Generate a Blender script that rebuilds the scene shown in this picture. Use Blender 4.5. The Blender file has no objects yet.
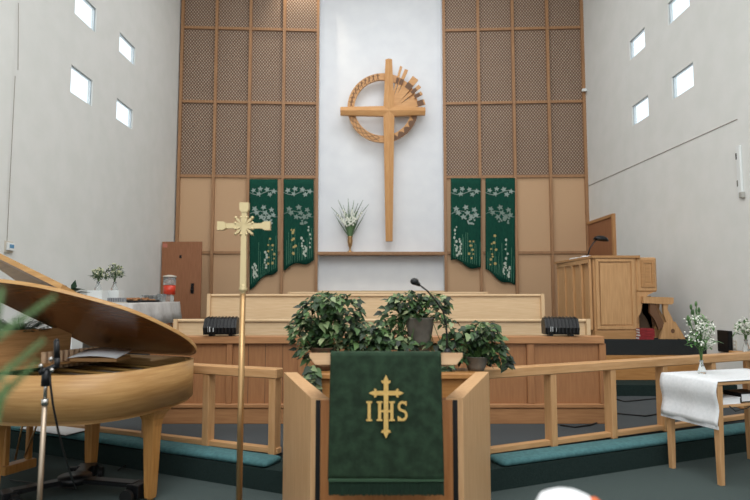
import bpy, math, random
from mathutils import Vector, Matrix
R = random.Random(7)
SC = bpy.context.scene
COL = SC.collection
PI = math.pi

# ------------------------------------------------------------ camera model
F = 583.0
PITCH = math.atan(46 / F)
cp, sp = math.cos(PITCH), math.sin(PITCH)
CAMZ = 1.5
def _d(px, py):
    u = (px - 375) / F; v = (250 - py) / F
    return Vector((u, cp - v * sp, sp + v * cp))
def AY(px, py, Y):
    d = _d(px, py); t = Y / d.y
    return Vector((d.x * t, Y, CAMZ + d.z * t))
def AH(px, py, h):
    d = _d(px, py); t = (h - CAMZ) / d.z
    return Vector((d.x * t, d.y * t, h))
def AX(px, py, X):
    d = _d(px, py); t = X / d.x
    return Vector((X, d.y * t, CAMZ + d.z * t))

# ------------------------------------------------------------ mesh builder
class MB:
    def __init__(s): s.v = []; s.f = []; s.sm = []
    def add(s, vs, fs, smooth=False):
        b = len(s.v); s.v += [Vector(x) for x in vs]
        for f in fs: s.f.append([b + i for i in f]); s.sm.append(smooth)
        return s
    def box(s, x0, x1, y0, y1, z0, z1, M=None):
        vs = [Vector((x, y, z)) for z in (z0, z1) for y in (y0, y1) for x in (x0, x1)]
        if M is not None: vs = [M @ v for v in vs]
        return s.add(vs, [(0,2,3,1),(4,5,7,6),(0,1,5,4),(2,6,7,3),(0,4,6,2),(1,3,7,5)])
    def bev(s, x0, x1, y0, y1, z0, z1, b=.005, M=None):
        # box with chamfered edges
        vs = []; idx = {}
        X = (x0, x1); Y = (y0, y1); Z = (z0, z1)
        for i in (0,1):
            for j in (0,1):
                for k in (0,1):
                    sx = b if i == 0 else -b; sy = b if j == 0 else -b; sz = b if k == 0 else -b
                    for ax in range(3):
                        p = [X[i] + (0 if ax == 0 else sx), Y[j] + (0 if ax == 1 else sy), Z[k] + (0 if ax == 2 else sz)]
                        idx[(i,j,k,ax)] = len(vs); vs.append(Vector(p))
        if M is not None: vs = [M @ v for v in vs]
        fs = []
        def q(*k): fs.append([idx[a] for a in k])
        q((0,0,0,0),(0,0,1,0),(0,1,1,0),(0,1,0,0)); q((1,0,0,0),(1,1,0,0),(1,1,1,0),(1,0,1,0))
        q((0,0,0,1),(1,0,0,1),(1,0,1,1),(0,0,1,1)); q((0,1,0,1),(0,1,1,1),(1,1,1,1),(1,1,0,1))
        q((0,0,0,2),(0,1,0,2),(1,1,0,2),(1,0,0,2)); q((0,0,1,2),(1,0,1,2),(1,1,1,2),(0,1,1,2))
        for k in (0,1):
            for j in (0,1): q((0,j,k,1),(1,j,k,1),(1,j,k,2),(0,j,k,2))
            for i in (0,1): q((i,0,k,0),(i,1,k,0),(i,1,k,2),(i,0,k,2))
        for i in (0,1):
            for j in (0,1): q((i,j,0,0),(i,j,1,0),(i,j,1,1),(i,j,0,1))
        for i in (0,1):
            for j in (0,1):
                for k in (0,1): q((i,j,k,0),(i,j,k,1),(i,j,k,2))
        return s.add(vs, fs)
    def prism(s, poly, y0, y1, ax='y', M=None, smooth=False):
        # poly list of 2d points; extruded along ax
        def m(a, b, c):
            if ax == 'y': return Vector((a, c, b))
            if ax == 'z': return Vector((a, b, c))
            return Vector((c, a, b))
        n = len(poly)
        vs = [m(a, b, y0) for a, b in poly] + [m(a, b, y1) for a, b in poly]
        if M is not None: vs = [M @ v for v in vs]
        s.add(vs, [list(range(n))[::-1], [n + i for i in range(n)]])
        b = len(s.v) - 2 * n
        for i in range(n):
            j = (i + 1) % n
            s.f.append([b + i, b + j, b + n + j, b + n + i]); s.sm.append(smooth)
        return s
    def tube(s, pts, r, n=10, M=None, cap=True):
        pts = [Vector(p) for p in pts]; k = len(pts)
        rs = r if isinstance(r, (list, tuple)) else [r] * k
        vs = []; fs = []
        up = Vector((0, 0, 1))
        for i, p in enumerate(pts):
            t = (pts[min(i + 1, k - 1)] - pts[max(i - 1, 0)])
            if t.length < 1e-9: t = Vector((0,0,1))
            t.normalize()
            a = up.cross(t)
            if a.length < .05: a = Vector((1, 0, 0)) - t * t.x
            a.normalize(); b = t.cross(a)
            for j in range(n):
                an = 2 * PI * j / n
                vs.append(p + (a * math.cos(an) + b * math.sin(an)) * rs[i])
        for i in range(k - 1):
            for j in range(n):
                j2 = (j + 1) % n
                fs.append((i*n+j, i*n+j2, (i+1)*n+j2, (i+1)*n+j))
        if cap: fs.append(list(range(n))[::-1]); fs.append([(k-1)*n+j for j in range(n)])
        if M is not None: vs = [M @ v for v in vs]
        return s.add(vs, fs, True)
    def lathe(s, prof, c=(0,0,0), n=24, M=None):
        c = Vector(c); vs = []; fs = []
        for r, z in prof:
            for j in range(n):
                a = 2 * PI * j / n
                vs.append(c + Vector((r * math.cos(a), r * math.sin(a), z)))
        for i in range(len(prof) - 1):
            for j in range(n):
                j2 = (j + 1) % n
                fs.append((i*n+j, i*n+j2, (i+1)*n+j2, (i+1)*n+j))
        if prof[0][0] > 1e-4: fs.append(list(range(n))[::-1])
        if prof[-1][0] > 1e-4: fs.append([(len(prof)-1)*n+j for j in range(n)])
        if M is not None: vs = [M @ v for v in vs]
        return s.add(vs, fs, True)
    def ball(s, c, r, sc=(1,1,1), n=10):
        c = Vector(c); vs = []; fs = []
        m = n // 2 + 1
        for i in range(m + 1):
            th = PI * i / m
            for j in range(n):
                a = 2 * PI * j / n
                vs.append(c + Vector((r*sc[0]*math.sin(th)*math.cos(a), r*sc[1]*math.sin(th)*math.sin(a), r*sc[2]*math.cos(th))))
        for i in range(m):
            for j in range(n):
                j2 = (j + 1) % n
                fs.append((i*n+j, (i+1)*n+j, (i+1)*n+j2, i*n+j2))
        return s.add(vs, fs, True)
    def leaf(s, p, d, L, W, droop=.3, nrm=None):
        p = Vector(p); d = Vector(d).normalized()
        sd = d.cross(Vector(nrm) if nrm else Vector((0, 0, 1)))
        if sd.length < .1: sd = Vector((1, 0, 0))
        sd.normalize(); up = sd.cross(d).normalized()
        def q(a, b, c): return p + d * (a * L) + sd * (b * W) + up * (c * L) + Vector((0, 0, -droop * L * a * a))
        vs = [q(0,0,0), q(.12,.36,.05), q(.45,.5,.06), q(1,0,0), q(.45,-.5,.06), q(.12,-.36,.05), q(.45,0,-.02)]
        return s.add(vs, [(0,6,2,1),(6,3,2),(0,5,4,6),(6,4,3)], True)
    def xf(s, M):
        s.v = [M @ v for v in s.v]; return s
    def build(s, name, mat, parent=None, off=None):
        me = bpy.data.meshes.new(name)
        o3 = Vector(off) if off is not None else Vector((0,0,0))
        me.from_pydata([tuple(v - o3) for v in s.v], [], s.f)
        me.polygons.foreach_set('use_smooth', s.sm)
        me.materials.append(mat)
        me.update()
        import bmesh as bmm
        b = bmm.new(); b.from_mesh(me)
        try: bmm.ops.recalc_face_normals(b, faces=b.faces)
        except Exception: pass
        b.to_mesh(me); b.free()
        if any(s.sm) and not all(s.sm):
            try: me.set_sharp_from_angle(angle=R_(40))
            except Exception: pass
        o = bpy.data.objects.new(name, me); COL.objects.link(o)
        if parent is not None: o.parent = parent
        elif off is not None: o.location = o3
        return o
def R_(d): return math.radians(d)
def tag(o, label, cat, group=None, kind=None):
    o['label'] = label; o['category'] = cat
    if group: o['group'] = group
    if kind: o['kind'] = kind
    return o
def struct(o, label=None):
    o['kind'] = 'structure'
    if label: o['label'] = label
    return o
def thing(name, loc, label, cat, rz=0, group=None):
    o = bpy.data.objects.new(name, None); COL.objects.link(o)
    o.empty_display_size = .1
    o.location = loc; o.rotation_euler = (0, 0, rz)
    return tag(o, label, cat, group)
def copy_tree(o, parent=None):
    c = o.copy(); COL.objects.link(c); c.parent = parent
    for ch in [x for x in bpy.data.objects if x.parent == o]: copy_tree(ch, c)
    return c

# ------------------------------------------------------------ materials
def lin(h):
    h = h.lstrip('#'); out = []
    for i in (0, 2, 4):
        c = int(h[i:i+2], 16) / 255
        out.append(c / 12.92 if c <= .04045 else ((c + .055) / 1.055) ** 2.4)
    return (*out, 1)
def mat(name, c, rough=.6, metal=0, spec=.4, **kw):
    m = bpy.data.materials.new(name); m.use_nodes = True
    nt = m.node_tree; b = nt.nodes['Principled BSDF']
    b.inputs['Base Color'].default_value = lin(c)
    b.inputs['Roughness'].default_value = rough
    b.inputs['Metallic'].default_value = metal
    b.inputs['Specular IOR Level'].default_value = spec
    for k, v in kw.items():
        b.inputs[k.replace('_', ' ')].default_value = v
    return m
def noisy(name, c1, c2, scale=(1,1,1), nscale=5, rough=.6, bump=0, detail=4, metal=0, rr=(.35,.65), spec=.4, bscale=None):
    m = mat(name, c1, rough, metal, spec); nt = m.node_tree; N = nt.nodes; L = nt.links
    b = N['Principled BSDF']
    tc = N.new('ShaderNodeTexCoord'); mp = N.new('ShaderNodeMapping'); mp.inputs['Scale'].default_value = scale
    nz = N.new('ShaderNodeTexNoise'); nz.inputs['Scale'].default_value = nscale; nz.inputs['Detail'].default_value = detail
    cr = N.new('ShaderNodeValToRGB'); cr.color_ramp.elements[0].position = rr[0]; cr.color_ramp.elements[1].position = rr[1]
    cr.color_ramp.elements[0].color = lin(c1); cr.color_ramp.elements[1].color = lin(c2)
    L.new(tc.outputs['Object'], mp.inputs['Vector']); L.new(mp.outputs[0], nz.inputs['Vector'])
    L.new(nz.outputs[0], cr.inputs[0]); L.new(cr.outputs[0], b.inputs['Base Color'])
    if bump:
        bp = N.new('ShaderNodeBump'); bp.inputs['Strength'].default_value = bump; bp.inputs['Distance'].default_value = .01
        src = nz
        if bscale:
            src = N.new('ShaderNodeTexNoise'); src.inputs['Scale'].default_value = bscale; L.new(tc.outputs['Object'], src.inputs['Vector'])
        L.new(src.outputs[0], bp.inputs['Height']); L.new(bp.outputs[0], b.inputs['Normal'])
    return m
def _w(): pass
def wood(name, c1, c2, axis='z', rough=.42, k=22, spec=.35):
    s = {'x': (.35, 4, 4), 'y': (4, .35, 4), 'z': (4, 4, .35), 'h': (.3, .3, 5)}[axis]
    return noisy(name, c1, c2, s, k * .55, rough, .05, 6, 0, (.3, .7), spec)
def leafmat(name, cs, rough=.4):
    m = mat(name, cs[0], rough, 0, .4); nt = m.node_tree; N = nt.nodes; L = nt.links
    g = N.new('ShaderNodeNewGeometry'); cr = N.new('ShaderNodeValToRGB'); e = cr.color_ramp.elements
    e[0].color = lin(cs[0]); e[1].color = lin(cs[-1]); e[1].position = .95
    for i, c in enumerate(cs[1:-1]):
        x = e.new((i + 1) / (len(cs) - 1)); x.color = lin(c)
    L.new(g.outputs['Random Per Island'], cr.inputs[0]); L.new(cr.outputs[0], N['Principled BSDF'].inputs['Base Color'])
    return m

WALL = noisy('white_plaster', '#dadcd8', '#dfe0dd', (1,1,1), 3, .85, .06, 3, bscale=25)
NICHE = noisy('niche_plaster', '#e3e6ea', '#e8ebee', (1,1,1), 3, .85, .03, 3, bscale=25)
CEIL = mat('ceiling_white', '#dcdbd6', .9)
CARPET = noisy('green_grey_carpet', '#3c4645', '#56615f', (1,1,1), 220, .95, .5, 2, spec=.1)
CARPET_STEP = noisy('dark_green_step_carpet', '#1d2927', '#2c3a38', (1,1,1), 180, .95, .5, 2, spec=.1)
CARPET_PLAT = noisy('grey_platform_carpet', '#44484a', '#55595b', (1,1,1), 160, .95, .4, 2, spec=.1)
CARPET_BLACK = noisy('charcoal_carpet', '#26292b', '#343839', (1,1,1), 160, .95, .4, 2, spec=.1)
TEAL = noisy('teal_velour', '#43696c', '#4e787b', (1,1,1), 30, .8, .15, 3, spec=.2)
OAKZ = wood('honey_oak_upright', '#a5764a', '#b98b5d', 'z')
OAKX = wood('honey_oak_lengthways', '#a8743f', '#bd8a54', 'x')
RAILW = wood('pale_oak_rail', '#b98c5c', '#cda174', 'x')
RAILZ = wood('pale_oak_post', '#b98c5c', '#cda174', 'z')
LECT = wood('lectern_oak', '#c79a6c', '#d8af82', 'z', .45)
LECTX = wood('lectern_oak_lengthways', '#cba27a', '#dcb890', 'x', .45)
LECTR = wood('lectern_red_oak', '#a86d3f', '#ba8050', 'z', .45)
WALLWOOD = wood('choir_wall_oak', '#996945', '#a9784f', 'z', .5)
WALLWOODX = wood('choir_wall_oak_lengthways', '#a1724b', '#b38358', 'x', .5)
MAPLE = wood('pale_maple', '#d3b48c', '#dfc39d', 'x', .45)
MAPLEZ = wood('pale_maple_upright', '#d0b088', '#dcbf98', 'z', .45)
FRAMEW = wood('panel_frame_oak', '#936d4c', '#a67e5a', 'z', .5)
CANE = noisy('woven_cane', '#b99572', '#caa783', (60,60,60), 2.5, .7, .1, 3)
CROSSW = wood('carved_cross_oak', '#c08c58', '#d0a06c', 'z', .5)
CROSSX = wood('carved_cross_oak_lengthways', '#c08c58', '#d0a06c', 'x', .5)
DARKW = mat('dark_stained_wood', '#6a4a32', .6)
MIDW = mat('mid_stained_wood', '#9a7048', .6)
DOORW = wood('brown_door', '#8a5a3c', '#9a6848', 'z', .45)
ORGAN = wood('organ_oak', '#b58a5c', '#c79c6e', 'z', .45)
ORGAND = wood('organ_oak_lengthways', '#a87c4e', '#b98c5e', 'x', .45)
PIANO = wood('piano_satin_oak', '#a27848', '#b9925e', 'h', .36, 26)
PIANOZ = wood('piano_leg_oak', '#a4723c', '#bb894e', 'z', .35)
PIANOLID = wood('piano_lid_brown', '#6b4426', '#7d5230', 'x', .22, 30, .5)
PIANOD = wood('music_desk_oak', '#9a7248', '#b98f60', 'h', .38, 26)
BLACK = mat('black_plastic', '#141516', .45)
BLACKM = mat('black_metal', '#17181a', .35, .3)
CHROME = mat('chrome', '#b9b6b0', .25, 1)
STEEL = mat('warm_steel', '#a89886', .35, .9)
BRASS = mat('pale_brass', '#cbb98e', .42, .5)
BRASSD = mat('polished_brass_pole', '#b08d62', .32, .8)
GOLDPLATE = mat('piano_gold_plate', '#8a6b3a', .4, .7)
GOLDTH = noisy('gold_embroidery', '#c9a25a', '#dab870', (1,1,1), 150, .7, .2)
GREENV = noisy('dark_green_damask', '#202f22', '#2d4230', (1,1,1), 18, .85, .25, 5, spec=.2)
GREENB = noisy('bottle_green_banner', '#0f3d31', '#164a3c', (20,20,2), 5, .85, .1, 3, spec=.15)
GREENF = noisy('green_fringe', '#14281d', '#223d2c', (80,80,3), 5, .9, .3)
SILVER = mat('silver_grey_embroidery', '#94a39b', .8)
SILVERD = mat('soft_grey_embroidery', '#7a8c82', .8)
WHITETH = mat('white_embroidery', '#b9c2b4', .8)
YELTH = mat('yellow_embroidery', '#b5a268', .8)
GRTH = mat('light_green_embroidery', '#4f8068', .8)
WHITECLOTH = noisy('white_linen', '#dde0e2', '#e6e8ea', (1,1,1), 40, .85, .1)
GREYCLOTH = noisy('pale_grey_table_linen', '#c3c0bc', '#d0cdca', (1,1,1), 12, .85, .2)
PAPER = mat('white_paper', '#e9ecef', .7)
LEAF = leafmat('pothos_leaves', ['#141f13', '#1e301b', '#2a4224', '#3b5630', '#54703f', '#8f9a72'], .5)
LEAFD = leafmat('dark_green_leaves', ['#16281a', '#22402a', '#2f5235'])
LEAFL = leafmat('fresh_green_leaves', ['#3f6b35', '#5d8c4a', '#7aa564'])
LEAFM = leafmat('bouquet_dark_leaves', ['#2e4a26', '#45663a', '#5f7f4c'])
GLAD = leafmat('gladiolus_green', ['#3c5438', '#4c6842', '#5d7a4e'])
LEAFF = leafmat('frond_green_leaves', ['#46613c', '#5d7c4b', '#82a06e'])
STEMM = mat('green_stem', '#4c6b38', .6)
FLOWER = mat('white_petals', '#eceee2', .6)
FLOWERY = mat('cream_petals', '#dfe0b8', .6)
POTG = noisy('grey_ceramic_pot', '#55514a', '#716c63', (1,1,1), 8, .5)
POTB = mat('dark_pot', '#202325', .4)
TERRA = mat('brown_pot', '#5d4534', .6)
RED = noisy('red_book_cloth', '#7c1d22', '#8f262a', (1,1,1), 20, .6)
GLASS = mat('clear_glass', '#f4f8f8', .05, 0, .5, Transmission_Weight=.85, IOR=1.3)
PANE = mat('frosted_window_glass', '#f2f9ff', .15, 0, .3, Transmission_Weight=1.0, IOR=1.05)
JUICE = mat('red_punch', '#d04028', .25, 0, .5)
BEIGE = mat('beige_plastic', '#c9c2b4', .5)
BLUE = mat('blue_thermostat_face', '#5f93b8', .4)
WHITEP = mat('white_plastic', '#dfe3e2', .45)
ORANGE = mat('orange_trim', '#d86a3a', .6)
PASTRY = noisy('baked_pastry', '#8a5a38', '#b98a5c', (1,1,1), 30, .7)
LINE = mat('wall_joint_shadow_gap', '#9a918a', .8)

# lattice screen: small repeating woven lozenge pattern
def lattice():
    m = mat('woven_lattice_screen', '#8a7462', .7); nt = m.node_tree; N = nt.nodes; L = nt.links; b = N['Principled BSDF']
    tc = N.new('ShaderNodeTexCoord'); sx = N.new('ShaderNodeSeparateXYZ'); L.new(tc.outputs['Object'], sx.inputs[0])
    def M(op, a, bb=None):
        n = N.new('ShaderNodeMath'); n.operation = op
        for i, q in enumerate((a, bb)):
            if q is None: continue
            if isinstance(q, (int, float)): n.inputs[i].default_value = q
            else: L.new(q, n.inputs[i])
        return n.outputs[0]
    kx = 2 * PI / .066; kz = 2 * PI / .082
    a = M('SINE', M('MULTIPLY', sx.outputs['X'], kx)); c = M('SINE', M('MULTIPLY', sx.outputs['Z'], kz))
    p = M('MULTIPLY', a, c)
    cr = N.new('ShaderNodeValToRGB'); e = cr.color_ramp.elements
    e[0].position = .12; e[0].color = lin('#4f3c2e'); e[1].position = .9; e[1].color = lin('#b8aa98')
    x = e.new(.42); x.color = lin('#7b6150'); x = e.new(.62); x.color = lin('#846a57')
    L.new(M('ADD', M('MULTIPLY', p, .5), .5), cr.inputs[0]); L.new(cr.outputs[0], b.inputs['Base Color'])
    bp = N.new('ShaderNodeBump'); bp.inputs['Strength'].default_value = .3; bp.inputs['Distance'].default_value = .01
    L.new(p, bp.inputs['Height']); L.new(bp.outputs[0], b.inputs['Normal'])
    return m
LATT = lattice()

# ------------------------------------------------------------ ribbons (flat strokes in an x-z plane at depth y)
JIT = [0]
def jit():
    JIT[0] = (JIT[0] + 1) % 23
    return JIT[0] * .00006
def stroke(mb, pts, w, y, th=.004):
    for a, b in zip(pts[:-1], pts[1:]):
        a = Vector(a); b = Vector(b); d = b - a
        if d.length < 1e-6: continue
        n = Vector((-d.y, d.x)).normalized() * (w / 2)
        mb.prism([tuple(a + n), tuple(b + n), tuple(b - n), tuple(a - n)], y, y - th - jit())
    return mb
def disc2(mb, c, r, y, th=.004, n=12, sy=1):
    mb.prism([(c[0] + r * math.cos(2*PI*i/n), c[1] + r * sy * math.sin(2*PI*i/n)) for i in range(n)], y, y - th - jit()); return mb
def polyY(mb, px, Y, th):
    mb.prism([(AY(a, b, Y).x, AY(a, b, Y).z) for a, b in px], Y, Y + th); return mb

# ============================================================ SETTING
XL, XR, YB = -4.43, 4.73, 13.3
MB().box(XL - .3, XR + .3, -3, YB + .3, -.1, 0).build('floor', CARPET)
struct(bpy.data.objects['floor'])
def plat(name, poly, z0, z1, m, label):
    return struct(MB().prism(poly, z0, z1, 'z').build(name, m), label)
kl = lambda x: 4.563 + .46 * (-.707 - x)
kr = lambda x: 4.631 + .43 * (x - .941)
plat('trim_1', [(XL, kl(XL)), (-.70, 4.56), (.80, 4.57), (XR, kr(XR)), (XR, 13), (XL, 13)], 0, .165, CARPET_STEP, 'dark green carpeted communion step riser')
plat('floor', [(XL, kl(XL) + .34), (-.60, 4.90), (.72, 4.90), (XR, kr(XR) + .34), (XR, 13), (XL, 13)], .165, .2, CARPET_PLAT, 'grey carpeted chancel platform')
plat('floor', [(2.4, 7.73), (XR, 7.73), (XR, 13), (2.4, 13)], .2, .34, CARPET_STEP, 'dark green carpeted upper step at right')
plat('floor', [(2.4, 8.2), (XR, 8.2), (XR, 13), (2.4, 13)], .34, .66, OAKX, 'wood faced step at right')
plat('floor', [(2.45, 8.4), (XR, 8.4), (XR, 13), (2.45, 13)], .66, .875, CARPET_BLACK, 'charcoal carpeted organ platform')
plat('floor', [(-2.38, 6.9), (2.4, 6.9), (2.4, 13), (-2.38, 13)], .2, .5, CARPET_BLACK, 'choir riser')
plat('floor', [(-2.38, 7.95), (2.4, 7.95), (2.4, 13), (-2.38, 13)], .5, .78, CARPET_BLACK, 'upper choir riser')
plat('floor', [(XL, 8.0), (-2.38, 8.0), (-2.38, 13), (XL, 13)], .2, .62, CARPET_BLACK, 'left choir platform')

# side walls with square openings, built as thick masonry around holes
def side_wall(name, X, sgn, holes, ys, zs):
    mb = MB()
    for i in range(len(ys) - 1):
        for j in range(len(zs) - 1):
            cy = (ys[i] + ys[i+1]) / 2; cz = (zs[j] + zs[j+1]) / 2
            if any(a < cy < b and c < cz < d for a, b, c, d in holes): continue
            x0, x1 = (X, X + .08) if sgn > 0 else (X - .08, X)
            mb.box(x0, x1, ys[i], ys[i+1], zs[j], zs[j+1])
    return struct(mb.build(name, WALL))
def cuts(h, lo, hi, a, b):
    s = {lo, hi}
    for q in h: s.add(q[a]); s.add(q[b])
    return sorted(s)
HL = [(8.27, 8.92, 4.46, 4.87), (9.77, 10.43, 4.53, 4.89), (8.30, 8.95, 5.66, 6.05), (9.79, 10.45, 5.73, 6.07)]
HR = [(9.86, 10.49, 4.61, 4.975), (8.43, 9.05, 4.61, 4.975), (9.90, 10.5, 5.855, 6.21), (8.45, 9.08, 5.85, 6.21)]
side_wall('wall_left', XL, -1, HL, cuts(HL, -3, YB, 0, 1), cuts(HL, 0, 8.6, 2, 3))
side_wall('wall_right', XR, 1, HR, cuts(HR, -3, YB, 0, 1), cuts(HR, 0, 8.6, 2, 3))
places = ['left wall, lower row, nearer the camera', 'left wall, lower row, nearer the lattice screen', 'left wall, upper row, nearer the camera', 'left wall, upper row, nearer the lattice screen',
          'right wall, lower row, nearer the lattice screen', 'right wall, lower row, nearer the camera', 'right wall, upper row, nearer the lattice screen', 'right wall, upper row, nearer the camera']
for k, (h, X, s) in enumerate([(h, XL, -1) for h in HL] + [(h, XR, 1) for h in HR]):
    x0 = X + s * .022; x1 = X + s * .028
    mb = MB().box(min(x0, x1), max(x0, x1), h[0], h[1], h[2], h[3])
    o = struct(mb.build('window_%d' % (k + 1), PANE), 'small square window, ' + places[k])
    f = MB()
    for a, b, c, d in ((h[0], h[1], h[2], h[2]+.012), (h[0], h[1], h[3]-.012, h[3]), (h[0], h[0]+.012, h[2], h[3]), (h[1]-.012, h[1], h[2], h[3])):
        f.box(min(X+s*.03, X+s*.05), max(X+s*.03, X+s*.05), a, b, c, d)
    f.build('window_frame', WHITEP, o)
struct(MB().box(XL - .3, XR + .3, YB, YB + .2, 0, 12).build('wall_back', NICHE))
# gable ceiling
mb = MB(); xm = .15
mb.prism([(XL - .3, 8.22), (xm, 11.0), (XR + .3, 8.22), (XR + .3, 8.4), (xm, 11.2), (XL - .3, 8.4)], -3, YB + .2)
struct(mb.build('ceiling', CEIL))
# niche jambs behind the screens
for n, (a, b) in enumerate([(-1.42, -1.29), (1.56, 1.68)]):
    struct(MB().box(a, b, 13.08, YB, 0, 10).build('trim_%d' % (n + 2), NICHE), 'white return edge of the central recess')
# left wall pier near camera (pale strip with a vertical edge) and wall joint
struct(MB().box(XL, XL + .05, 2.0, 6.86, 0, 8.4).build('trim_4', WALL), 'white pier on the left wall')
struct(MB().tube([AX(18.5, 3, XL + .003), AX(18, 70, XL + .003)], .004, 6).build('trim_5', LINE), 'thin vertical joint in the left wall')
struct(MB().box(XL, XL + .006, 6.98, 6.985, 2.15, 4.2).build('trim_6', LINE), 'thin vertical joint above the thermostat')
a = Vector((XR - .004, 12.83, 3.93)); b = Vector((XR - .004, 7.45, 3.80))
struct(MB().tube([a, b], .006, 6).build('trim_7', LINE), 'long slanting joint line on the right wall')

# doors
d = MB().bev(0, .82, 0, .045, .03, 2.0, .004)
door = thing('door_1', (XL + .03, 12.0, .62), 'brown wooden door standing open at the left wall behind the refreshment table', 'door', R_(0))
door['kind'] = 'structure'; del door['category']
d.build('door_leaf', DOORW, door)
mb = MB(); mb.box(.62, .68, -.015, 0, .93, 1.14); mb.tube([(.65, -.05, 1.0), (.65, 0, 1.0)], .022, 12); mb.tube([(.65, -.05, 1.08), (.65, 0, 1.08)], .02, 12); mb.ball((.65, -.06, 1.0), .028)
mb.build('door_handle', BLACKM, door)
mb = MB(); mb.box(.37, .41, -.012, 0, 1.66, 1.72); mb.build('coat_hook', BLACKM, door)
MB().box(.02, .11, -.004, 0, 1.88, 1.96).build('red_sign', mat('pale_red_sign', '#b8705e', .6), door)
door2 = struct(MB().prism([(11.45, .875), (12.80, .875), (12.80, 3.06), (11.45, 3.06)], XR - .035, XR, 'x').build('door_2', DOORW), 'brown wooden door in the right wall behind the organ')
f = MB(); f.box(XR - .06, XR, 11.38, 12.87, 3.06, 3.12); f.box(XR - .06, XR, 11.38, 11.45, .875, 3.06); f.build('door_frame', OAKZ, door2)

# ============================================================ WALL SCREENS
zrows = [1.0, 2.46, 4.17, 5.87, 7.59, 9.6]
def wing(name_label, ix, iy, ox, oy):
    w = math.hypot(ox - ix, oy - iy); ang = math.atan2(oy - iy, ox - ix)
    t = thing('wall_screen', (ix, iy, 0), name_label, 'wall screen', ang)
    flip = 1 if ox > ix else -1           # local +y is towards the wall (flip 1) or the room (flip -1)
    def B(mb, x0, x1, f0, f1, z0, z1):    # f = distance towards the room
        ya, yb = (-f1, -f0) if flip > 0 else (f0, f1)
        return mb.box(x0, x1, ya, yb, z0, z1)
    n = 4; st = w / n
    for i in range(n + 1):
        x = i * st
        B(MB(), x - .032, x + .032, -.02, .07, .85, 9.9).build('upright', FRAMEW, t)
    for i in range(n):
        for j in range(len(zrows)):
            z = zrows[j]
            B(MB(), i*st + .032, (i+1)*st - .032, -.02, .045, z - .03, z + .03).build('rail', FRAMEW, t)
        for j in range(len(zrows) - 1):
            nm, mm = ('cane_panel', CANE) if j < 2 else ('lattice_panel', LATT)
            B(MB(), i*st + .032, (i+1)*st - .032, -.02, .0, zrows[j] + .03, zrows[j+1] - .03).build(nm, mm, t)
    return t
wing('tall wooden screen of lattice and cane panels left of the central cross', -1.31, 13.0, -4.37, 12.84)
wing('tall wooden screen of lattice and cane panels right of the central cross', 1.58, 13.0, 4.70, 12.84)
# niche shelf
a = AY(317, 253, 12.97); b = AY(447, 253, 12.97)
tag(MB().bev(-1.27, 1.54, 12.9, 13.28, 2.41, 2.48, .006).build('niche_shelf', FRAMEW), 'long narrow wooden shelf across the white recess below the large cross', 'shelf')
tag(MB().bev(-1.27, 1.54, 12.95, 13.28, .78, 1.62, .006).build('niche_ledge', MAPLE), 'low pale wooden ledge closing the foot of the white recess', 'ledge')

# ============================================================ BIG CROSS
cz = AY(388.8, 112, 13.0); S = 13.0 / F
t = thing('wall_cross', (cz.x, 13.28, cz.z), 'large oak cross with an encircling carved ring and sun rays on the white recess', 'cross')
def ridged(mb, ax, L, w0, w1, back, edge, ridge, e0=.0):
    # tapering bar from centre along direction ax ('x','-x','z','-z'); ridge is front
    dx = {'x': Vector((1,0,0)), '-x': Vector((-1,0,0)), 'z': Vector((0,0,1)), '-z': Vector((0,0,-1))}[ax]
    sd = Vector((0,0,1)) if 'x' in ax else Vector((1,0,0))
    vs = []
    for q, w in ((0, w0), (L, w1)):
        c = dx * q
        vs += [c + sd*w/2 + Vector((0,back,0)), c - sd*w/2 + Vector((0,back,0)), c - sd*w/2 + Vector((0,edge,0)), c + Vector((0,ridge,0)), c + sd*w/2 + Vector((0,edge,0))]
    n = 5
    fs = [[0,1,2,3,4], [9,8,7,6,5]] + [[i, (i+1) % n, n + (i+1) % n, n + i] for i in range(n)]
    return mb.add(vs, fs)
S2 = S * 1.0
mb = MB(); ridged(mb, '-z', 133*S2, .25, .155, -.28, -.36, -.40); ridged(mb, 'z', 54*S2, .25, .15, -.28, -.36, -.40)
mb.build('upright_beam', CROSSW, t)
mb = MB(); ridged(mb, 'x', 37*S2, .24, .17, -.275, -.355, -.405); ridged(mb, '-x', 49.3*S2, .24, .185, -.275, -.355, -.405)
mb.build('cross_beam', CROSSX, t)
mb = MB(); mb.box(-.05, .05, -.29, 0, -2.4, -2.3); mb.box(-.05, .05, -.29, 0, .7, .8); mb.build('wall_bracket', CROSSW, t)
rc = ((382.7 - 388.8) * S, (112 - 107.2) * S); Ro, Ri = 36.2*S, 29.2*S
def arc(mb, r0, r1, a0, a1, y0, y1, n=40):
    for i in range(n):
        p, q = a0 + (a1 - a0) * i / n, a0 + (a1 - a0) * (i + 1) / n
        mb.prism([(rc[0] + r*math.cos(R_(g)), rc[1] + r*math.sin(R_(g))) for r, g in ((r0,p),(r1,p),(r1,q),(r0,q))], y0, y1)
    return mb
ring = arc(MB(), Ri, Ro, 0, 360, -.20, -.27, 72).build('carved_ring', CROSSX, t)
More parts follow.
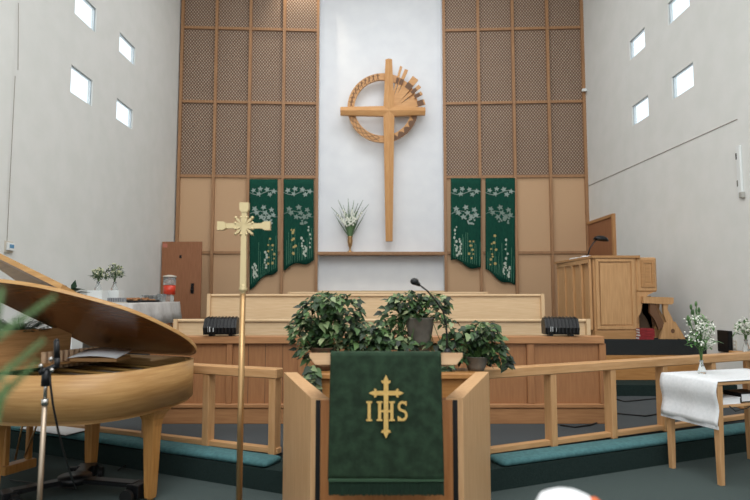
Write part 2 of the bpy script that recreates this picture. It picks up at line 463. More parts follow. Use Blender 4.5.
for k in range(10):                       # small carved people round the upper left
    g = 99 + k * 8.2; rr = (Ri + Ro) / 2
    mb = MB(); c = Vector((rc[0] + rr*math.cos(R_(g)), rc[1] + rr*math.sin(R_(g)))); u = Vector((0, 1.35)); s_ = Vector((1.3, 0))
    disc2(mb, tuple(c + u*.045), .013, -.27, .006, 8)
    stroke(mb, [tuple(c + u*.035), tuple(c - u*.01)], .022, -.27, .006)
    stroke(mb, [tuple(c - s_*.035 + u*.035), tuple(c + u*.015), tuple(c + s_*.035 + u*.03)], .010, -.27, .006)
    stroke(mb, [tuple(c - u*.01), tuple(c - u*.055 - s_*.018)], .012, -.27, .006)
    stroke(mb, [tuple(c - u*.01), tuple(c - u*.055 + s_*.022)], .014, -.27, .006)
    mb.build('carved_figure', DARKW, ring)
mb = MB()                                  # flowing lines, lower left
for off in (-.045, 0, .045):
    pts = []
    for i in range(41):
        g = 188 + i * 1.9; rr = (Ri + Ro)/2 + off + .016*math.sin(i*.9 + off*60)
        pts.append((rc[0] + rr*math.cos(R_(g)), rc[1] + rr*math.sin(R_(g))))
    stroke(mb, pts, .010, -.27, .006)
mb.build('carved_lines', DARKW, ring)
mb = arc(MB(), Ro - .055, Ro, 279, 350, -.27, -.285, 24)  # dark wave, lower right
for k in range(5):
    g0 = 283 + k * 13.5
    pts = []
    for i in range(9):
        g = g0 + i * 1.5; rr = Ro - .05 - .085 * math.sin(PI * i / 9)
        pts.append((rc[0] + rr*math.cos(R_(g)), rc[1] + rr*math.sin(R_(g))))
    pts2 = pts + [(rc[0] + (Ro-.04)*math.cos(R_(g0+12)), rc[1] + (Ro-.04)*math.sin(R_(g0+12))), (rc[0] + (Ro-.04)*math.cos(R_(g0)), rc[1] + (Ro-.04)*math.sin(R_(g0)))]
    mb.prism(pts2, -.27, -.283)
mb.build('carved_waves', DARKW, ring)
for ang, L, w in ((75, 49, 2.6), (67.5, 47.5, 3.6), (52, 44.5, 7), (40, 41.5, 3.6), (30, 39, 3.4), (15.5, 38, 5.6), (58, 30, 5), (23, 29, 4), (6, 30, 3.5)):
    M = Matrix.Translation((0, 0, 0)) @ Matrix.Rotation(-R_(ang), 4, 'Y')
    mb = MB(); r0 = 8*S; r1 = L*S; w0 = w*S*.62; w1 = w*S
    mb.prism([(r0, -w0/2), (r1, -w1/2), (r1, w1/2), (r0, w0/2)], -.275, -.32 - 4*jit(), M=M)
    ray = mb.build('sun_ray', CROSSX, t)
    a0, a1 = 31*S - .02, min(36.5*S, r1)
    if r1 > 33*S:
        wa = w0 + (w1-w0)*(a0-r0)/(r1-r0)
        MB().prism([(a0, -wa/2-.002), (a1, -w1/2-.001), (a1, w1/2+.001), (a0, wa/2+.002)], -.32, -.328, M=M).build('dark_inlay', DARKW if ang > 0 else MIDW, ray)

# ============================================================ BANNERS
def leaf5(mb, c, r, y, rot=0):
    pts = []
    for i in range(10):
        a = rot + PI/2 + i * PI / 5
        rr = r if i % 2 == 0 else r * .5
        if i == 5: rr = r * .35
        pts.append((c[0] + rr*math.cos(a), c[1] + rr*math.sin(a)))
    mb.prism(pts, y, y - .004 - jit())
def banner(label, xl, xr, top, bl, br, seed, fl):
    rr = random.Random(seed); Y = 12.86
    P = lambda a, b: (AY(a, b, Y).x, AY(a, b, Y).z)
    xs = [xl + (xr - xl) * i / 16 for i in range(17)]
    zt = P(xl, top)[1]
    org = Vector((P((xl+xr)/2, top)[0], Y, zt))
    t = thing('hanging_banner', org, label, 'banner', 0)
    vs = []; fs = []
    nr = 14
    for j in range(nr + 1):
        for i, x in enumerate(xs):
            yb = bl + (br - bl) * i / 16 + 2.2 * math.sin(i / 16 * PI * 2.4 + seed)
            py = top + (yb - top) * j / nr
            p = AY(x, py, Y); wv = .008 * math.sin(i * 1.3 + seed) * (j / nr)
            vs.append(p + Vector((0, wv, 0)))
    for j in range(nr):
        for i in range(16):
            a = j*17 + i; fs.append((a, a+1, a+18, a+17))
    cl = MB().add(vs, fs, True).build('cloth', GREENB, t, org)
    so = cl.modifiers.new('s', 'SOLIDIFY'); so.thickness = .01; so.offset = 1
    MB().tube([AY(xl - .6, top + .6, Y + .02), AY(xr + .6, top + .6, Y + .02)], .014, 8).build('hanging_rod', FRAMEW, t, org)
    yf = Y - .016
    PP = lambda a, b: (AY(a, b, yf).x, AY(a, b, yf).z)
    w = xr - xl
    mb = MB(); mb2 = MB()
    for i, (fx, py) in enumerate(((.14, 190.5), (.33, 194), (.38, 189), (.62, 189.5), (.72, 194.5), (.86, 191.5))):
        leaf5(mb, PP(xl + fx*w, py), .062 + .01*rr.random(), yf, rr.uniform(-.5, .5))
    stroke(mb, [PP(xl + f*w, 192.5 + 2.2*math.sin(f*6)) for f in [k/10 for k in range(11)]], .012, yf)
    mb.build('vine_leaves', SILVER, cl, org)
    for i, (fx, py) in enumerate(((.18, 209), (.25, 213), (.5, 207.5), (.56, 213), (.78, 210), (.42, 217), (.68, 217), (.84, 215))):
        leaf5(mb2, PP(xl + fx*w, py), .066 + .012*rr.random(), yf, rr.uniform(-.5, .5))
    stroke(mb2, [PP(xl + f*w, 214 - 3*math.sin(f*5)) for f in [k/10 for k in range(11)]], .011, yf)
    for k in range(14):
        disc2(mb2, PP(xl + w*(.45 + .35*rr.random()), 217 + 7*rr.random()), .022, yf, n=8)
    mb2.build('grape_vine', SILVERD if fl % 2 else SILVER, cl, org)
    st = MB(); wf = MB(); yl = MB()
    for k in range(13):
        fx = .08 + .86 * k / 12 + rr.uniform(-.02, .02)
        yb = bl + (br - bl) * fx - 3
        ht = rr.uniform(12, 40)
        stroke(st, [PP(xl + fx*w, yb), PP(xl + (fx + rr.uniform(-.04, .04))*w, max(yb - ht, 228))], .008, yf)
        if k in fl_sets[fl]:
            for q in range(7):
                disc2(wf, PP(xl + (fx + rr.uniform(-.045, .045))*w, max(yb - ht*.3 - ht*.7*q/6, 227)), .015 + .012*rr.random(), yf - .001, n=8, sy=1.3)
        if k in fy_sets[fl]:
            for q in range(5):
                disc2(yl, PP(xl + (fx + rr.uniform(-.06, .06))*w, max(yb - ht*.25 - ht*.75*q/4, 230)), .017 + .016*rr.random(), yf - .001, n=10)
    st.build('embroidered_stems', GRTH, cl, org); wf.build('white_blossoms', WHITETH, cl, org); yl.build('yellow_blossoms', YELTH, cl, org)
    return t
fl_sets = {0: (1, 2, 7), 1: (8, 9, 11), 2: (1, 2, 3), 3: (8, 9, 10)}
fy_sets = {0: (9, 11), 1: (3, 4), 2: (8, 9), 3: (2, 3)}
banner('dark green banner on the left screen, farthest left, behind the brass cross', 249.6, 277.7, 179.2, 288, 269.5, 1, 0)
banner('dark green banner just left of the white recess, yellow blossoms near its hem', 283.7, 313.8, 179.2, 269, 260, 2, 1)
banner('dark green banner beside the white recess on its right, with one big yellow flower', 450.8, 480.8, 178.2, 260, 269.5, 3, 2)
banner('dark green banner on the right hand screen with its pointed hem lowest at right', 485.4, 515, 178.2, 271, 287, 4, 3)

# ============================================================ NICHE VASE
c = AY(350, 251, 13.1); c.z = 2.48
t = thing('flower_vase', (c.x, 13.1, 2.48), 'slim brass vase standing on the niche shelf beside the large cross', 'vase')
MB().lathe([(.001,0),(.075,0),(.07,.015),(.022,.04),(.018,.09),(.045,.16),(.06,.25),(.05,.33),(.065,.36),(.055,.36),(.04,.33),(.001,.30)]).build('vase_body', BRASSD, t)
mbs = MB(); mbf = MB(); t2 = thing('gladiolus_spray', (c.x, 13.1, 2.80), 'fan of white gladiolus spikes and green blades in the brass vase on the niche shelf', 'flowers')
for k, (ex, ey) in enumerate(((331, 207), (338, 200), (343, 205), (348, 198), (354, 200), (358, 203), (363, 200), (369, 204), (346, 212), (351, 209), (336, 214), (358, 211))):
    e = AY(ex, ey, 13.05 + R.uniform(-.06, .06)) - Vector((c.x, 13.1, 2.80))
    mid = e * .5 + Vector((-e.x * .15, 0, .06))
    mbs.tube([(0,0,-.25), (e.x*.12, 0, .1), mid, e], [.012, .014, .012, .004], 6)
    if k % 3 != 0 or k < 1:
        for q in range(8):
            f = .38 + .35 * q / 8
            p = mid.lerp(e, max(0, (f - .5) * 2)) if f > .5 else Vector((0,0,.1)).lerp(mid, f * 2)
            mbf.ball(p + Vector((R.uniform(-.03,.03), -.01, 0)), .022, (1,1,1.2), 6)
    mbs.leaf((e.x*.1, 0, .05), e + Vector((R.uniform(-.1,.1),0,0)), e.length * .8, .022, .0, (0,1,0))
mbs.build('stems', GLAD, t2); mbf.build('blossoms', FLOWER, t2)

# ============================================================ CHOIR STALLS
X0, X1, YW, ZT = -2.33, 2.35, 6.08, 1.085
t = thing('choir_front_wall', (0, YW, .2), 'long oak panelled choir front wall across the chancel, behind the lectern plants', 'partition')
o = (0, YW, .2)
MB().bev(X0 - .01, X1 + .01, YW - .03, YW + .16, ZT - .075, ZT, .006).build('top_rail', WALLWOODX, t, o)
MB().box(X0, X1, YW + .02, YW + .10, .2, ZT - .075).build('panel_board', WALLWOOD, t, o)
MB().bev(X0, X1, YW - .015, YW + .02, .2, .355, .004).build('kick_board', WALLWOODX, t, o)
MB().bev(X0, X1, YW - .03, YW + .02, .36, .40, .006).build('base_moulding', WALLWOODX, t, o)
for px, w in ((160, .06), (229.5, .06), (302, .08), (372, .06), (452, .06), (530.5, .075), (602.5, .07)):
    x = AY(px, 360, YW).x
    MB().bev(x - w/2, x + w/2, YW - .012, YW + .02, .40, ZT - .075, .004).build('stile', WALLWOODX if 0 else WALLWOOD, t, o)
g = MB()
for px in (265, 282.5, 248, 330, 350, 410, 430): 
    x = AY(px, 360, YW).x; g.box(x - .003, x + .003, YW + .018, YW + .022, .40, ZT - .08)
g.build('board_joint', DARKW, t, o)

def bench(label, xa, xb, y, z0, zt, group='choir benches'):
    t = thing('choir_bench', (0, y, z0), label, 'bench'); o = (0, y, z0)
    MB().bev(xa, xb, y, y + .045, z0 + .02, zt, .008).build('back_panel', MAPLE, t, o)
    MB().bev(xa, xb, y - .03, y + .06, zt - .02, zt + .012, .006).build('cap_rail', MAPLE, t, o)
    MB().bev(xa + .04, xb - .04, y + .05, y + .45, z0 + .36, z0 + .40, .006).build('seat', MAPLE, t, o)
    for x in (xa, xb - .045):
        MB().prism([(y - .06, z0), (y + .50, z0), (y + .50, z0 + .42), (y + .10, zt), (y - .06, zt + .016)], x, x + .045, 'x').build('end_panel', MAPLEZ, t, o)
    return t
bench('long pale maple choir bench back directly behind the oak front wall', -2.42, 2.585, 7.1, .2 if 0 else .5, 1.21)
bench('pale maple choir bench back second behind the oak front wall', -2.31, 2.33, 8.1, .78, 1.515)
bench('short pale maple bench back just below the white recess, rearmost of the benches', -1.35, 1.75, 9.1, .78, 1.55)

# stage speakers on the wall top
def speaker(label, x0, x1, rz):
    xc = (x0 + x1) / 2; w = x1 - x0
    t = thing('stage_speaker', (xc, YW + .06, ZT), label, 'speaker', rz)
    M = Matrix.Identity(4)
    MB().prism([(-.10, .018), (.12, .018), (.13, .15), (.05, .19), (-.06, .18), (-.12, .09)], -w/2, w/2, 'x').build('cabinet', BLACK, t)
    g = MB()
    for k in range(9):
        x = -w/2 + .025 + (w - .05) * k / 8
        g.prism([(-.135, .04), (-.135, .09), (-.065, .193), (.05, .203), (.05, .188), (-.06, .178), (-.12, .085), (-.115, .04)], x - .006, x + .006, 'x')
    g.build('grille_ribs', BLACKM, t)
    g = MB(); g.box(-w/2 + .05, -w/2 + .075, -.125, -.105, .05, .10); g.box(-w/2 + .10, -w/2 + .11, -.12, -.103, .05, .09); g.build('label_plate', WHITEP, t)
    for s in (-1, 1): MB().box(s*w*.3 - .02, s*w*.3 + .02, -.06, .07, 0, .022).build('foot', BLACKM, t)
speaker('black ribbed stage speaker on the choir wall top near the piano', -1.768, -1.432, R_(2))
speaker('black ribbed stage speaker on the choir wall top near the organ', 1.765, 2.107, R_(-6))

# ============================================================ COMMUNION RAILS + KNEELERS
def rail(label, start, ang, posts, L, endpost, sgn):
    t = thing('communion_rail', (start[0], start[1], .2), label, 'railing', ang)
    a, b = (0, L) if sgn > 0 else (-L, 0)
    MB().bev(a, b, -.05, .06, .62, .70, .008).build('top_rail', RAILW, t)
    MB().bev(a, b, -.02, .045, .01, .055, .004).build('bottom_rail', RAILW, t)
    for x in posts:
        MB().bev(x - .032, x + .032, -.04, .055, 0, .62, .004).build('post', RAILZ, t)
def on(ang, start, X): return (X - start[0]) / math.cos(ang)
sR = (.85, 4.87); aR = R_(24.6)
rail('oak communion rail on the right, running from the lectern toward the white table', sR, aR, [on(aR, sR, x) for x in (.90, 1.54, 2.18, 2.80, 3.44, 4.08)], on(aR, sR, 4.6), None, 1)
sL = (-.79, 4.90); aL = R_(-22.4)
rail('oak communion rail on the left, running behind the grand piano', sL, aL, [on(aL, sL, x) for x in (-.835, -1.455, -2.08, -2.7, -3.32)], abs(on(aL, sL, -4.3)), None, -1)
def cushion(label, pts, ws):
    # long padded kneeler following a line; rounded section
    mb = MB(); vs = []; fs = []; n = 12
    prof = []
    for i in range(n):
        a = 2*PI*i/n
        q = lambda v: math.copysign(abs(v) ** .55, v)
        prof.append((q(math.cos(a)) * .5, q(math.sin(a)) * .5))
    P = [Vector(p) for p in pts]; k = len(P)
    d = (P[-1] - P[0]).normalized(); s_ = Vector((-d.y, d.x, 0))
    for i, p in enumerate(P):
        e = min(i, k - 1 - i); sc = (.75, .93, 1)[min(e, 2)]
        for a, b in prof: vs.append(p + s_ * (a * ws * (1 if e else .9)) + Vector((0, 0, b * .055 * sc)))
    for i in range(k - 1):
        for j in range(n): fs.append((i*n+j, i*n+(j+1)%n, (i+1)*n+(j+1)%n, (i+1)*n+j))
    fs.append(list(range(n))); fs.append([(k-1)*n+j for j in range(n)])
    return mb.add(vs, fs, True)
def lerp_pts(a, b, m):
    a = Vector(a); b = Vector(b); L = (b - a).length; out = [a, a.lerp(b, .012/L*2), a.lerp(b, .06/L)]
    for i in range(1, m): out.append(a.lerp(b, i / m))
    return out + [b.lerp(a, .06/L), b.lerp(a, .024/L), b]
o = cushion('', lerp_pts((.96, 4.635 + .13, .192), (4.6, kr(4.6) + .12, .192), 30), .23).build('kneeler_cushion', TEAL)
tag(o, 'long teal kneeling cushion on the step to the right of the lectern', 'cushion')
o = cushion('', lerp_pts((-.80, kl(-.80) + .13, .192), (-4.3, kl(-4.3) + .13, .192), 30), .23).build('kneeler_cushion', TEAL)
tag(o, 'long teal kneeling cushion on the step to the left of the lectern', 'cushion')
o = AH(55, 430, .22)
t = thing('song_booklet', (o.x, o.y, .222), 'open white booklet lying on the teal cushion beneath the piano', 'booklet', R_(-25))
mb = MB(); mb.box(-.32, .32, -.13, .12, .008, .013); mb.build('pages', PAPER, t); MB().box(-.33, .33, -.14, .13, 0, .008).build('cover', BLACK, t)

# ============================================================ LECTERN
t = thing('lectern', (.05, 3.1, 0), 'oak lectern with angled side wings and black inlaid stripes at the front centre', 'lectern'); o = (.05, 3.1, 0)
def wingslab(xa, ya, xb, yb, th, side):
    d = Vector((xb - xa, yb - ya)).normalized(); n = Vector((-d.y, d.x)) * side
    poly = [(xa, ya), (xb, yb), (xb + n.x*th, yb + n.y*th), (xa + .092*side_dir[side], ya)]
    return poly
side_dir = {-1: 1, 1: -1}
pl = [(-.337, 3.118), (-.64, 4.157), (-.55, 4.157), (-.245, 3.118)]
pr = [(.463, 3.118), (.807, 4.184), (.715, 4.184), (.372, 3.118)]
MB().prism(pl, 0, .965, 'z').build('side_wing', LECT, t, o)
MB().prism(pr, 0, .965, 'z').build('side_wing', LECT, t, o)
MB().box(-.31, -.287, 3.108, 3.12, 0, .955).build('black_stripe', BLACK, t, o)
MB().box(.408, .432, 3.108, 3.12, 0, .955).build('black_stripe', BLACK, t, o)
MB().box(-.285, .406, 3.112, 3.16, 0, .955).build('front_panel', LECTR, t, o)
MB().bev(-.16, .28, 3.16, 3.34, 0, 1.10, .004).build('column', LECTR, t, o)
mb = MB().prism([(-.33, 1.215), (.441, 1.215), (.441, 1.195), (.41, 1.156), (-.30, 1.156), (-.33, 1.195)], 2.965, 3.36)
for v in mb.v: v.z -= (v.y - 2.965) * .14
mb.build('book_rest', LECTX, t, o)

# parament
yF = 2.945
t = thing('lectern_cloth', (.055, yF, 1.23), 'dark green damask cloth with a gold IHS cross hanging over the lectern front', 'cloth'); o = (.055, yF, 1.23)
def fr(u, v):   # v 0 top .. 1 bottom ; u 0..1
    x = AY(330.5, 365, 2.95).x * (1 - u) + AY(441, 365, 2.95).x * u
    fl = (u - .5) * .02 * v
    return Vector((x + fl, yF - .004*math.sin(u*9)*v - .004 * v + .006*math.sin(u*5+1)*v, 1.222 - v * (1.222 - .60)))
vs = []; fs = []; nu, nv = 28, 26
rows = [(Vector((0, .36, 0))), (Vector((0, .1, 0))), Vector((0, .015, 0))]
for j in range(-2, nv + 1):
    for i in range(nu + 1):
        u = i / nu
        if j < 0: p = fr(u, 0) + (Vector((0, .36, -.046)) if j == -2 else Vector((0, .03, .001)))
        else: p = fr(u, j / nv)
        if j == 0: p.z -= .004
        vs.append(p)
W = nu + 1
for j in range(nv + 2):
    for i in range(nu): a = j*W + i; fs.append((a, a+1, a+1+W, a+W))
cl = MB().add(vs, fs, True).build('cloth_panel', GREENV, t, o); m_ = cl.modifiers.new('s', 'SOLIDIFY'); m_.thickness = .006; m_.offset = -1
mb = MB(); mb.box(AY(328.6,480,2.95).x, AY(443.4,480,2.95).x, yF - .014, yF + .006, .594, .606); mb.build('hem_braid', mat('pale_green_braid', '#35503a', .8), t, o)
mb = MB(); xa, xb = AY(328.6, 481, 2.95).x, AY(443.8, 481, 2.95).x; n = 90
for i in range(n):
    x = xa + (xb - xa) * (i + .5) / n; mb.tube([(x, yF - .004, .595), (x + R.uniform(-.001, .001), yF - .006 + R.uniform(-.003, .003), .528 + R.uniform(-.003, .003))], .0032, 5)
mb.box(xa + .002, xb - .002, yF - .002, yF + .0, .532, .6); mb.build('fringe', GREENF, t, o)
yE = yF - .012
q = lambda a, b: (AY(a, b, yE).x, AY(a, b, yE).z)
mb = MB()
K = AY(376, 400, yE).x - AY(375, 400, yE).x
cx, cy = 386, 393
def flare(mb, c, dr, r):   # fleur end: three lobes
    c = Vector(c); dr = Vector(dr); n = Vector((-dr.y, dr.x))
    mb.prism([tuple(c + dr*r*1.25), tuple(c + n*r*.45 + dr*r*.3), tuple(c - dr*r*.3), tuple(c - n*r*.45 + dr*r*.3)], yE, yE - .005 - jit())
    for s_ in (-1, 1):
        mb.prism([tuple(c + n*s_*r*1.0 + dr*r*.1), tuple(c + n*s_*r*.75 - dr*r*.45), tuple(c - dr*r*.35), tuple(c + dr*r*.1)], yE, yE - .005 - jit())
stroke(mb, [q(cx, 380), q(cx, 433)], 4.6*K, yE, .005); stroke(mb, [q(374, cy), q(398.5, cy)], 4.2*K, yE, .005)
flare(mb, q(cx, 381), (0, 1), 5*K); flare(mb, q(cx, 432), (0, -1), 5*K); flare(mb, q(374.5, cy), (-1, 0), 4.6*K); flare(mb, q(398, cy), (1, 0), 4.6*K)
mb.build('gold_cross', GOLDTH, cl, o)
mb = MB(); w = 3.1*K; y2 = yE - .0055
def st2(pts, w_=w): stroke(mb, [q(*p) for p in pts], w_, y2 + .004, .004)
# I
st2([(369.2, 402), (369.2, 420)]); st2([(366.2, 402), (372.2, 402)], 1.6*K); st2([(366.2, 420), (372.2, 420)], 1.6*K)
# H
st2([(379.6, 402), (379.6, 420)]); st2([(391.8, 402), (391.8, 420)]); st2([(379.6, 411), (391.8, 411)], 2*K)
for x in (379.6, 391.8):
    for y in (402, 420): st2([(x - 3, y), (x + 3, y)], 1.6*K)
# S
S_ = []
for i in range(13):
    a = R_(40 + i * 230 / 12); S_.append((402.4 + 3.6*math.cos(a), 406.2 - 4.2*math.sin(a)))
for i in range(13):
    a = R_(90 - i * 240 / 12); S_.append((402.4 + 4.0*math.cos(a), 415.2 - 4.6*math.sin(a)))
st2(S_, 2.5*K); st2([(405.6, 401), (406, 405.5)], 1.5*K); st2([(398.2, 416), (398.6, 421)], 1.5*K)
mb.build('gold_letters', GOLDTH, cl, o)

# gooseneck microphone
b0 = Vector((.393, 3.2, 1.185))
t = thing('gooseneck_microphone', b0, 'black gooseneck microphone rising from the right end of the lectern book rest', 'microphone')
MB().lathe([(.001,0),(.022,0),(.022,.012),(.012,.03),(.001,.03)], n=16).build('base', BLACKM, t)
pts = [AY(447, 353, 3.2), AY(447, 338, 3.2), AY(446, 324, 3.19), AY(443, 311, 3.17), AY(436, 301, 3.14), AY(427.5, 291, 3.1), AY(419, 284.5, 3.07)]
MB().tube(pts, [.006, .006, .005, .0045, .0045, .0045, .0045], 8).build('gooseneck', BLACKM, t, b0)
e = AY(414.5, 281.5, 3.05); mb = MB(); mb.tube([AY(419.5, 285, 3.07), e], [.009, .017], 10); mb.ball(e, .020, (1.15, 1, .95), 12); mb.build('foam_windscreen', BLACK, t, b0)

# ============================================================ PLANT TABLE + POTHOS
t = thing('communion_table', (.24, 4.75, 0 + .0), 'oak table hidden behind the lectern carrying the potted plants', 'table'); o = (.24, 4.75, 0)
MB().bev(-.50, .84, 4.42, 4.80, .88, .92, .005).build('table_top', OAKX, t, o)
MB().box(-.44, .79, 4.46, 4.49, .74, .88).build('apron', OAKX, t, o)
for x in (-.42, .76):
    for y in (4.47, ): MB().bev(x - .03, x + .03, y, y + .06, 0, .74, .004).build('leg', OAKZ, t, o)
    MB().bev(x - .03, x + .03, 4.76, 4.82, .2 if 0 else .165, .88, .004).build('leg', OAKZ, t, o)

def pothos(name, label, base, pot, foliage, nleaf, trail, seed, potm):
    rr = random.Random(seed)
    t = thing(name, base, label, 'plant')
    r, h = pot
    MB().lathe([(.001, 0), (r*.62, 0), (r*.74, h*.3), (r, h*.95), (r*1.05, h), (r*.95, h), (r*.9, h*.88), (.001, h*.86)]).build('pot', potm, t)
    mb = MB(); ms = MB()
    for (cx, cy, cz, sx, sy, sz, n) in foliage:
        for k in range(int(n * 1.5)):
            v = Vector((rr.gauss(0, 1), rr.gauss(0, 1), rr.gauss(0, 1))).normalized()
            rad = rr.uniform(.55, 1.0)
            p = Vector((cx + v.x*sx*rad, cy + v.y*sy*rad, cz + v.z*sz*rad))
            if p.z < .02 and abs(p.x) < r and abs(p.y) < r: continue
            d = Vector((v.x + rr.uniform(-.5, .5), v.y + rr.uniform(-.5, .5) - .2, rr.uniform(-.5, .5)))
            L = rr.uniform(.042, .082)
            mb.leaf(p, d, L, L * rr.uniform(.62, .8), rr.uniform(.2, .6), (rr.uniform(-.5, .5), rr.uniform(-.9, -.1), 1))
            if k % 7 == 0: ms.tube([(0, 0, h*.8), Vector((p.x*.5, p.y*.5, max(h, p.z)+.02)), p], .003, 5)
    for (px, py, pz, L) in trail:
        pts = [Vector((px + rr.uniform(-.012, .012), py, pz - L * q / 8)) for q in range(9)]
        ms.tube(pts, .003, 5)
        for q in range(1, 9):
            for s_ in (-1, 1):
                LL = rr.uniform(.05, .085); mb.leaf(pts[q], (s_ * rr.uniform(.5, 1), -.5, rr.uniform(-.8, .1)), LL, LL*.7, .3, (0, -1, .5))
    mb.build('leaves', LEAF, t); ms.build('vine_stems', STEMM, t)
    return t
def lp(px, py, base, Y=4.75):   # local offset
    return AY(px, py, Y) - Vector(base)
b1 = (-.40, 4.65, .92)
fo = []
for (px, py, rx, rz, n) in ((318, 312, .17, .13, 120), (345, 308, .15, .11, 90), (306, 330, .13, .12, 80), (335, 335, .2, .12, 120), (350, 325, .13, .1, 60), (316, 350, .15, .08, 70), (328, 300, .13, .07, 50)):
    l = lp(px, py, b1); fo.append((l.x, l.y - .08, l.z, rx, .15, rz, n))
tr = [tuple(lp(312, 350, b1)) [:1] + (-.12, .10, .22), tuple(lp(304, 340, b1))[:1] + (-.05, .14, .12)]
tr = [(lp(314, 350, b1).x, -.25, .08, .22), (lp(320, 350, b1).x, -.25, .06, .16)]
pothos('potted_pothos', 'tallest bushy green pothos, left of the lectern cloth top', b1, (.11, .18), fo, 0, tr, 11, TERRA)
b2 = (.33, 4.68, .92)
# plant in the raised grey pot stands on an upturned crate
t = thing('wooden_plant_stand', b2, 'small wooden block stand lifting the grey pot behind the lectern', 'plant stand')
MB().bev(-.08, .08, -.08, .08, 0, .12, .005).build('block', OAKZ, t)
b2 = (.36, 4.62, 1.04)
b2 = (AY(420, 340, 4.68).x, 4.68, 1.04)
bpy.data.objects['wooden_plant_stand'].location = (b2[0], 4.68, .92)
fo = []
for (px, py, rx, rz, n) in ((408, 300, .17, .07, 80), (396, 312, .12, .09, 60), (425, 302, .12, .06, 40), (390, 328, .13, .09, 60), (404, 336, .14, .06, 45), (440, 312, .035, .12, 22), (448, 322, .035, .1, 18), (440, 300, .06, .05, 16), (414, 312, .09, .05, 22), (402, 342, .12, .04, 30), (432, 343, .08, .03, 16)):
    l = lp(px, py, b2); fo.append((l.x, l.y - (.02 if (px < 430 and px not in (414, 402)) else .12), l.z, rx, .12, rz, n))
pothos('potted_pothos', 'pothos in a grey ceramic pot behind the gooseneck microphone', b2, (.115, .29), fo, 0, [(lp(444, 320, b2).x, -.12, .14, .24), (lp(380, 330, b2).x, -.1, .1, .16)], 12, POTG)
b3 = (AY(476, 360, 4.62).x, 4.62, .92)
fo = []
for (px, py, rx, rz, n) in ((470, 335, .13, .07, 60), (488, 340, .12, .09, 80), (496, 352, .09, .08, 50), (460, 350, .10, .09, 60), (482, 326, .12, .04, 35), (450, 342, .08, .08, 35), (462, 358, .05, .04, 16), (488, 360, .06, .04, 22)):
    l = lp(px, py, b3, 4.62); fo.append((l.x, l.y + .03, l.z, rx, .13, rz, n))
pothos('potted_pothos', 'low spreading pothos in a pale bowl at the right end of the plant row', b3, (.10, .11), fo, 0, [(lp(503, 352, b3).x, -.02, .12, .07)], 13, POTG)
b4 = (AY(372, 352, 4.66).x, 4.66, .92)
fo = []
for (px, py, rx, rz, n) in ((372, 335, .15, .08, 110), (360, 345, .12, .07, 60), (388, 345, .13, .06, 70)):
    l = lp(px, py, b4, 4.66); fo.append((l.x, l.y - .03, l.z, rx, .13, rz, n))
pothos('potted_ivy', 'low green ivy filling the gap between the two taller plants', b4, (.11, .12), fo, 0, [], 14, TERRA)

# ============================================================ PROCESSIONAL CROSS
Y = 3.4
bs = Vector((AY(239, 500, Y).x, Y, 0))
t = thing('processional_cross', bs, 'tall pale brass processional cross on a pole beside the lectern', 'cross'); o = bs
cc = AY(244.3, 226, Y); k = Y / F
mb = MB()
def pl_(pts, y0=Y - .012, y1=Y + .012): mb.prism([(cc.x + a*k, cc.z + b*k) for a, b in pts], y0 - 3*jit(), y1)
pl_([(-3.0, -64), (3.0, -64), (2.6, -4), (2.6, 15), (-2.6, 15), (-2.6, -4)])
pl_([(-3.2, 14), (3.2, 14), (4.6, 17), (4.6, 23.5), (-4.6, 23.5), (-4.6, 17)], Y - .018, Y + .018)
pl_([(-19, -2.6), (19, -2.6), (19, 2.6), (-19, 2.6)])
for s_ in (-1, 1):
    pl_([(s_*18, -2.8), (s_*20.5, -4.2), (s_*26.5, -4.4), (s_*26.5, 4.4), (s_*20.5, 4.2), (s_*18, 2.8)], Y - .018, Y + .018)
mb.build('brass_cross', BRASS, t, o)
mb = MB()
for a in (45, 135, 225, 315):
    for da, L in ((-27, 10.5), (0, 13.5), (27, 10.5)):
        g = R_(a + da); dx, dz = math.cos(g), math.sin(g)
        mb.prism([(cc.x + k*(dx*2 - dz*0), cc.z + k*(dz*2)), (cc.x + k*(dx*L*.6 - dz*1.3), cc.z + k*(dz*L*.6 + dx*1.3)), (cc.x + k*dx*L, cc.z + k*dz*L), (cc.x + k*(dx*L*.6 + dz*1.3), cc.z + k*(dz*L*.6 - dx*1.3))], Y - .014 - 3*jit(), Y + .010)
        mb.ball((cc.x + k*dx*L*.85, Y - .01, cc.z + k*dz*L*.85), 1.7*k, n=8)
mb.build('leaf_ornament', BRASS, t, o)
zb = AY(243, 290, Y).z
mb = MB(); mb.lathe([(.001,-.03),(.012,-.03),(.016,-.022),(.012,-.014),(.022,-.006),(.024,.008),(.015,.02),(.02,.03),(.001,.034)], (cc.x, Y, zb)); mb.build('knop', BRASS, t, o)
mb = MB(); mb.tube([(bs.x, Y, .04), (cc.x - .002, Y, zb - .02)], .0175, 16); mb.build('pole', BRASSD, t, o)
mb = MB(); mb.lathe([(.001,0),(.18,0),(.18,.02),(.05,.05),(.03,.09),(.001,.09)], (bs.x, Y, 0)); mb.build('stand_base', BRASSD, t, o)

# ============================================================ GRAND PIANO
PO = Vector((-2.52, 5.42, 0)); PA = R_(-21.5)
ZT, ZB = .98, .685
t = thing('grand_piano', PO, 'satin oak baby grand piano with its lid propped open at the left', 'piano', PA)
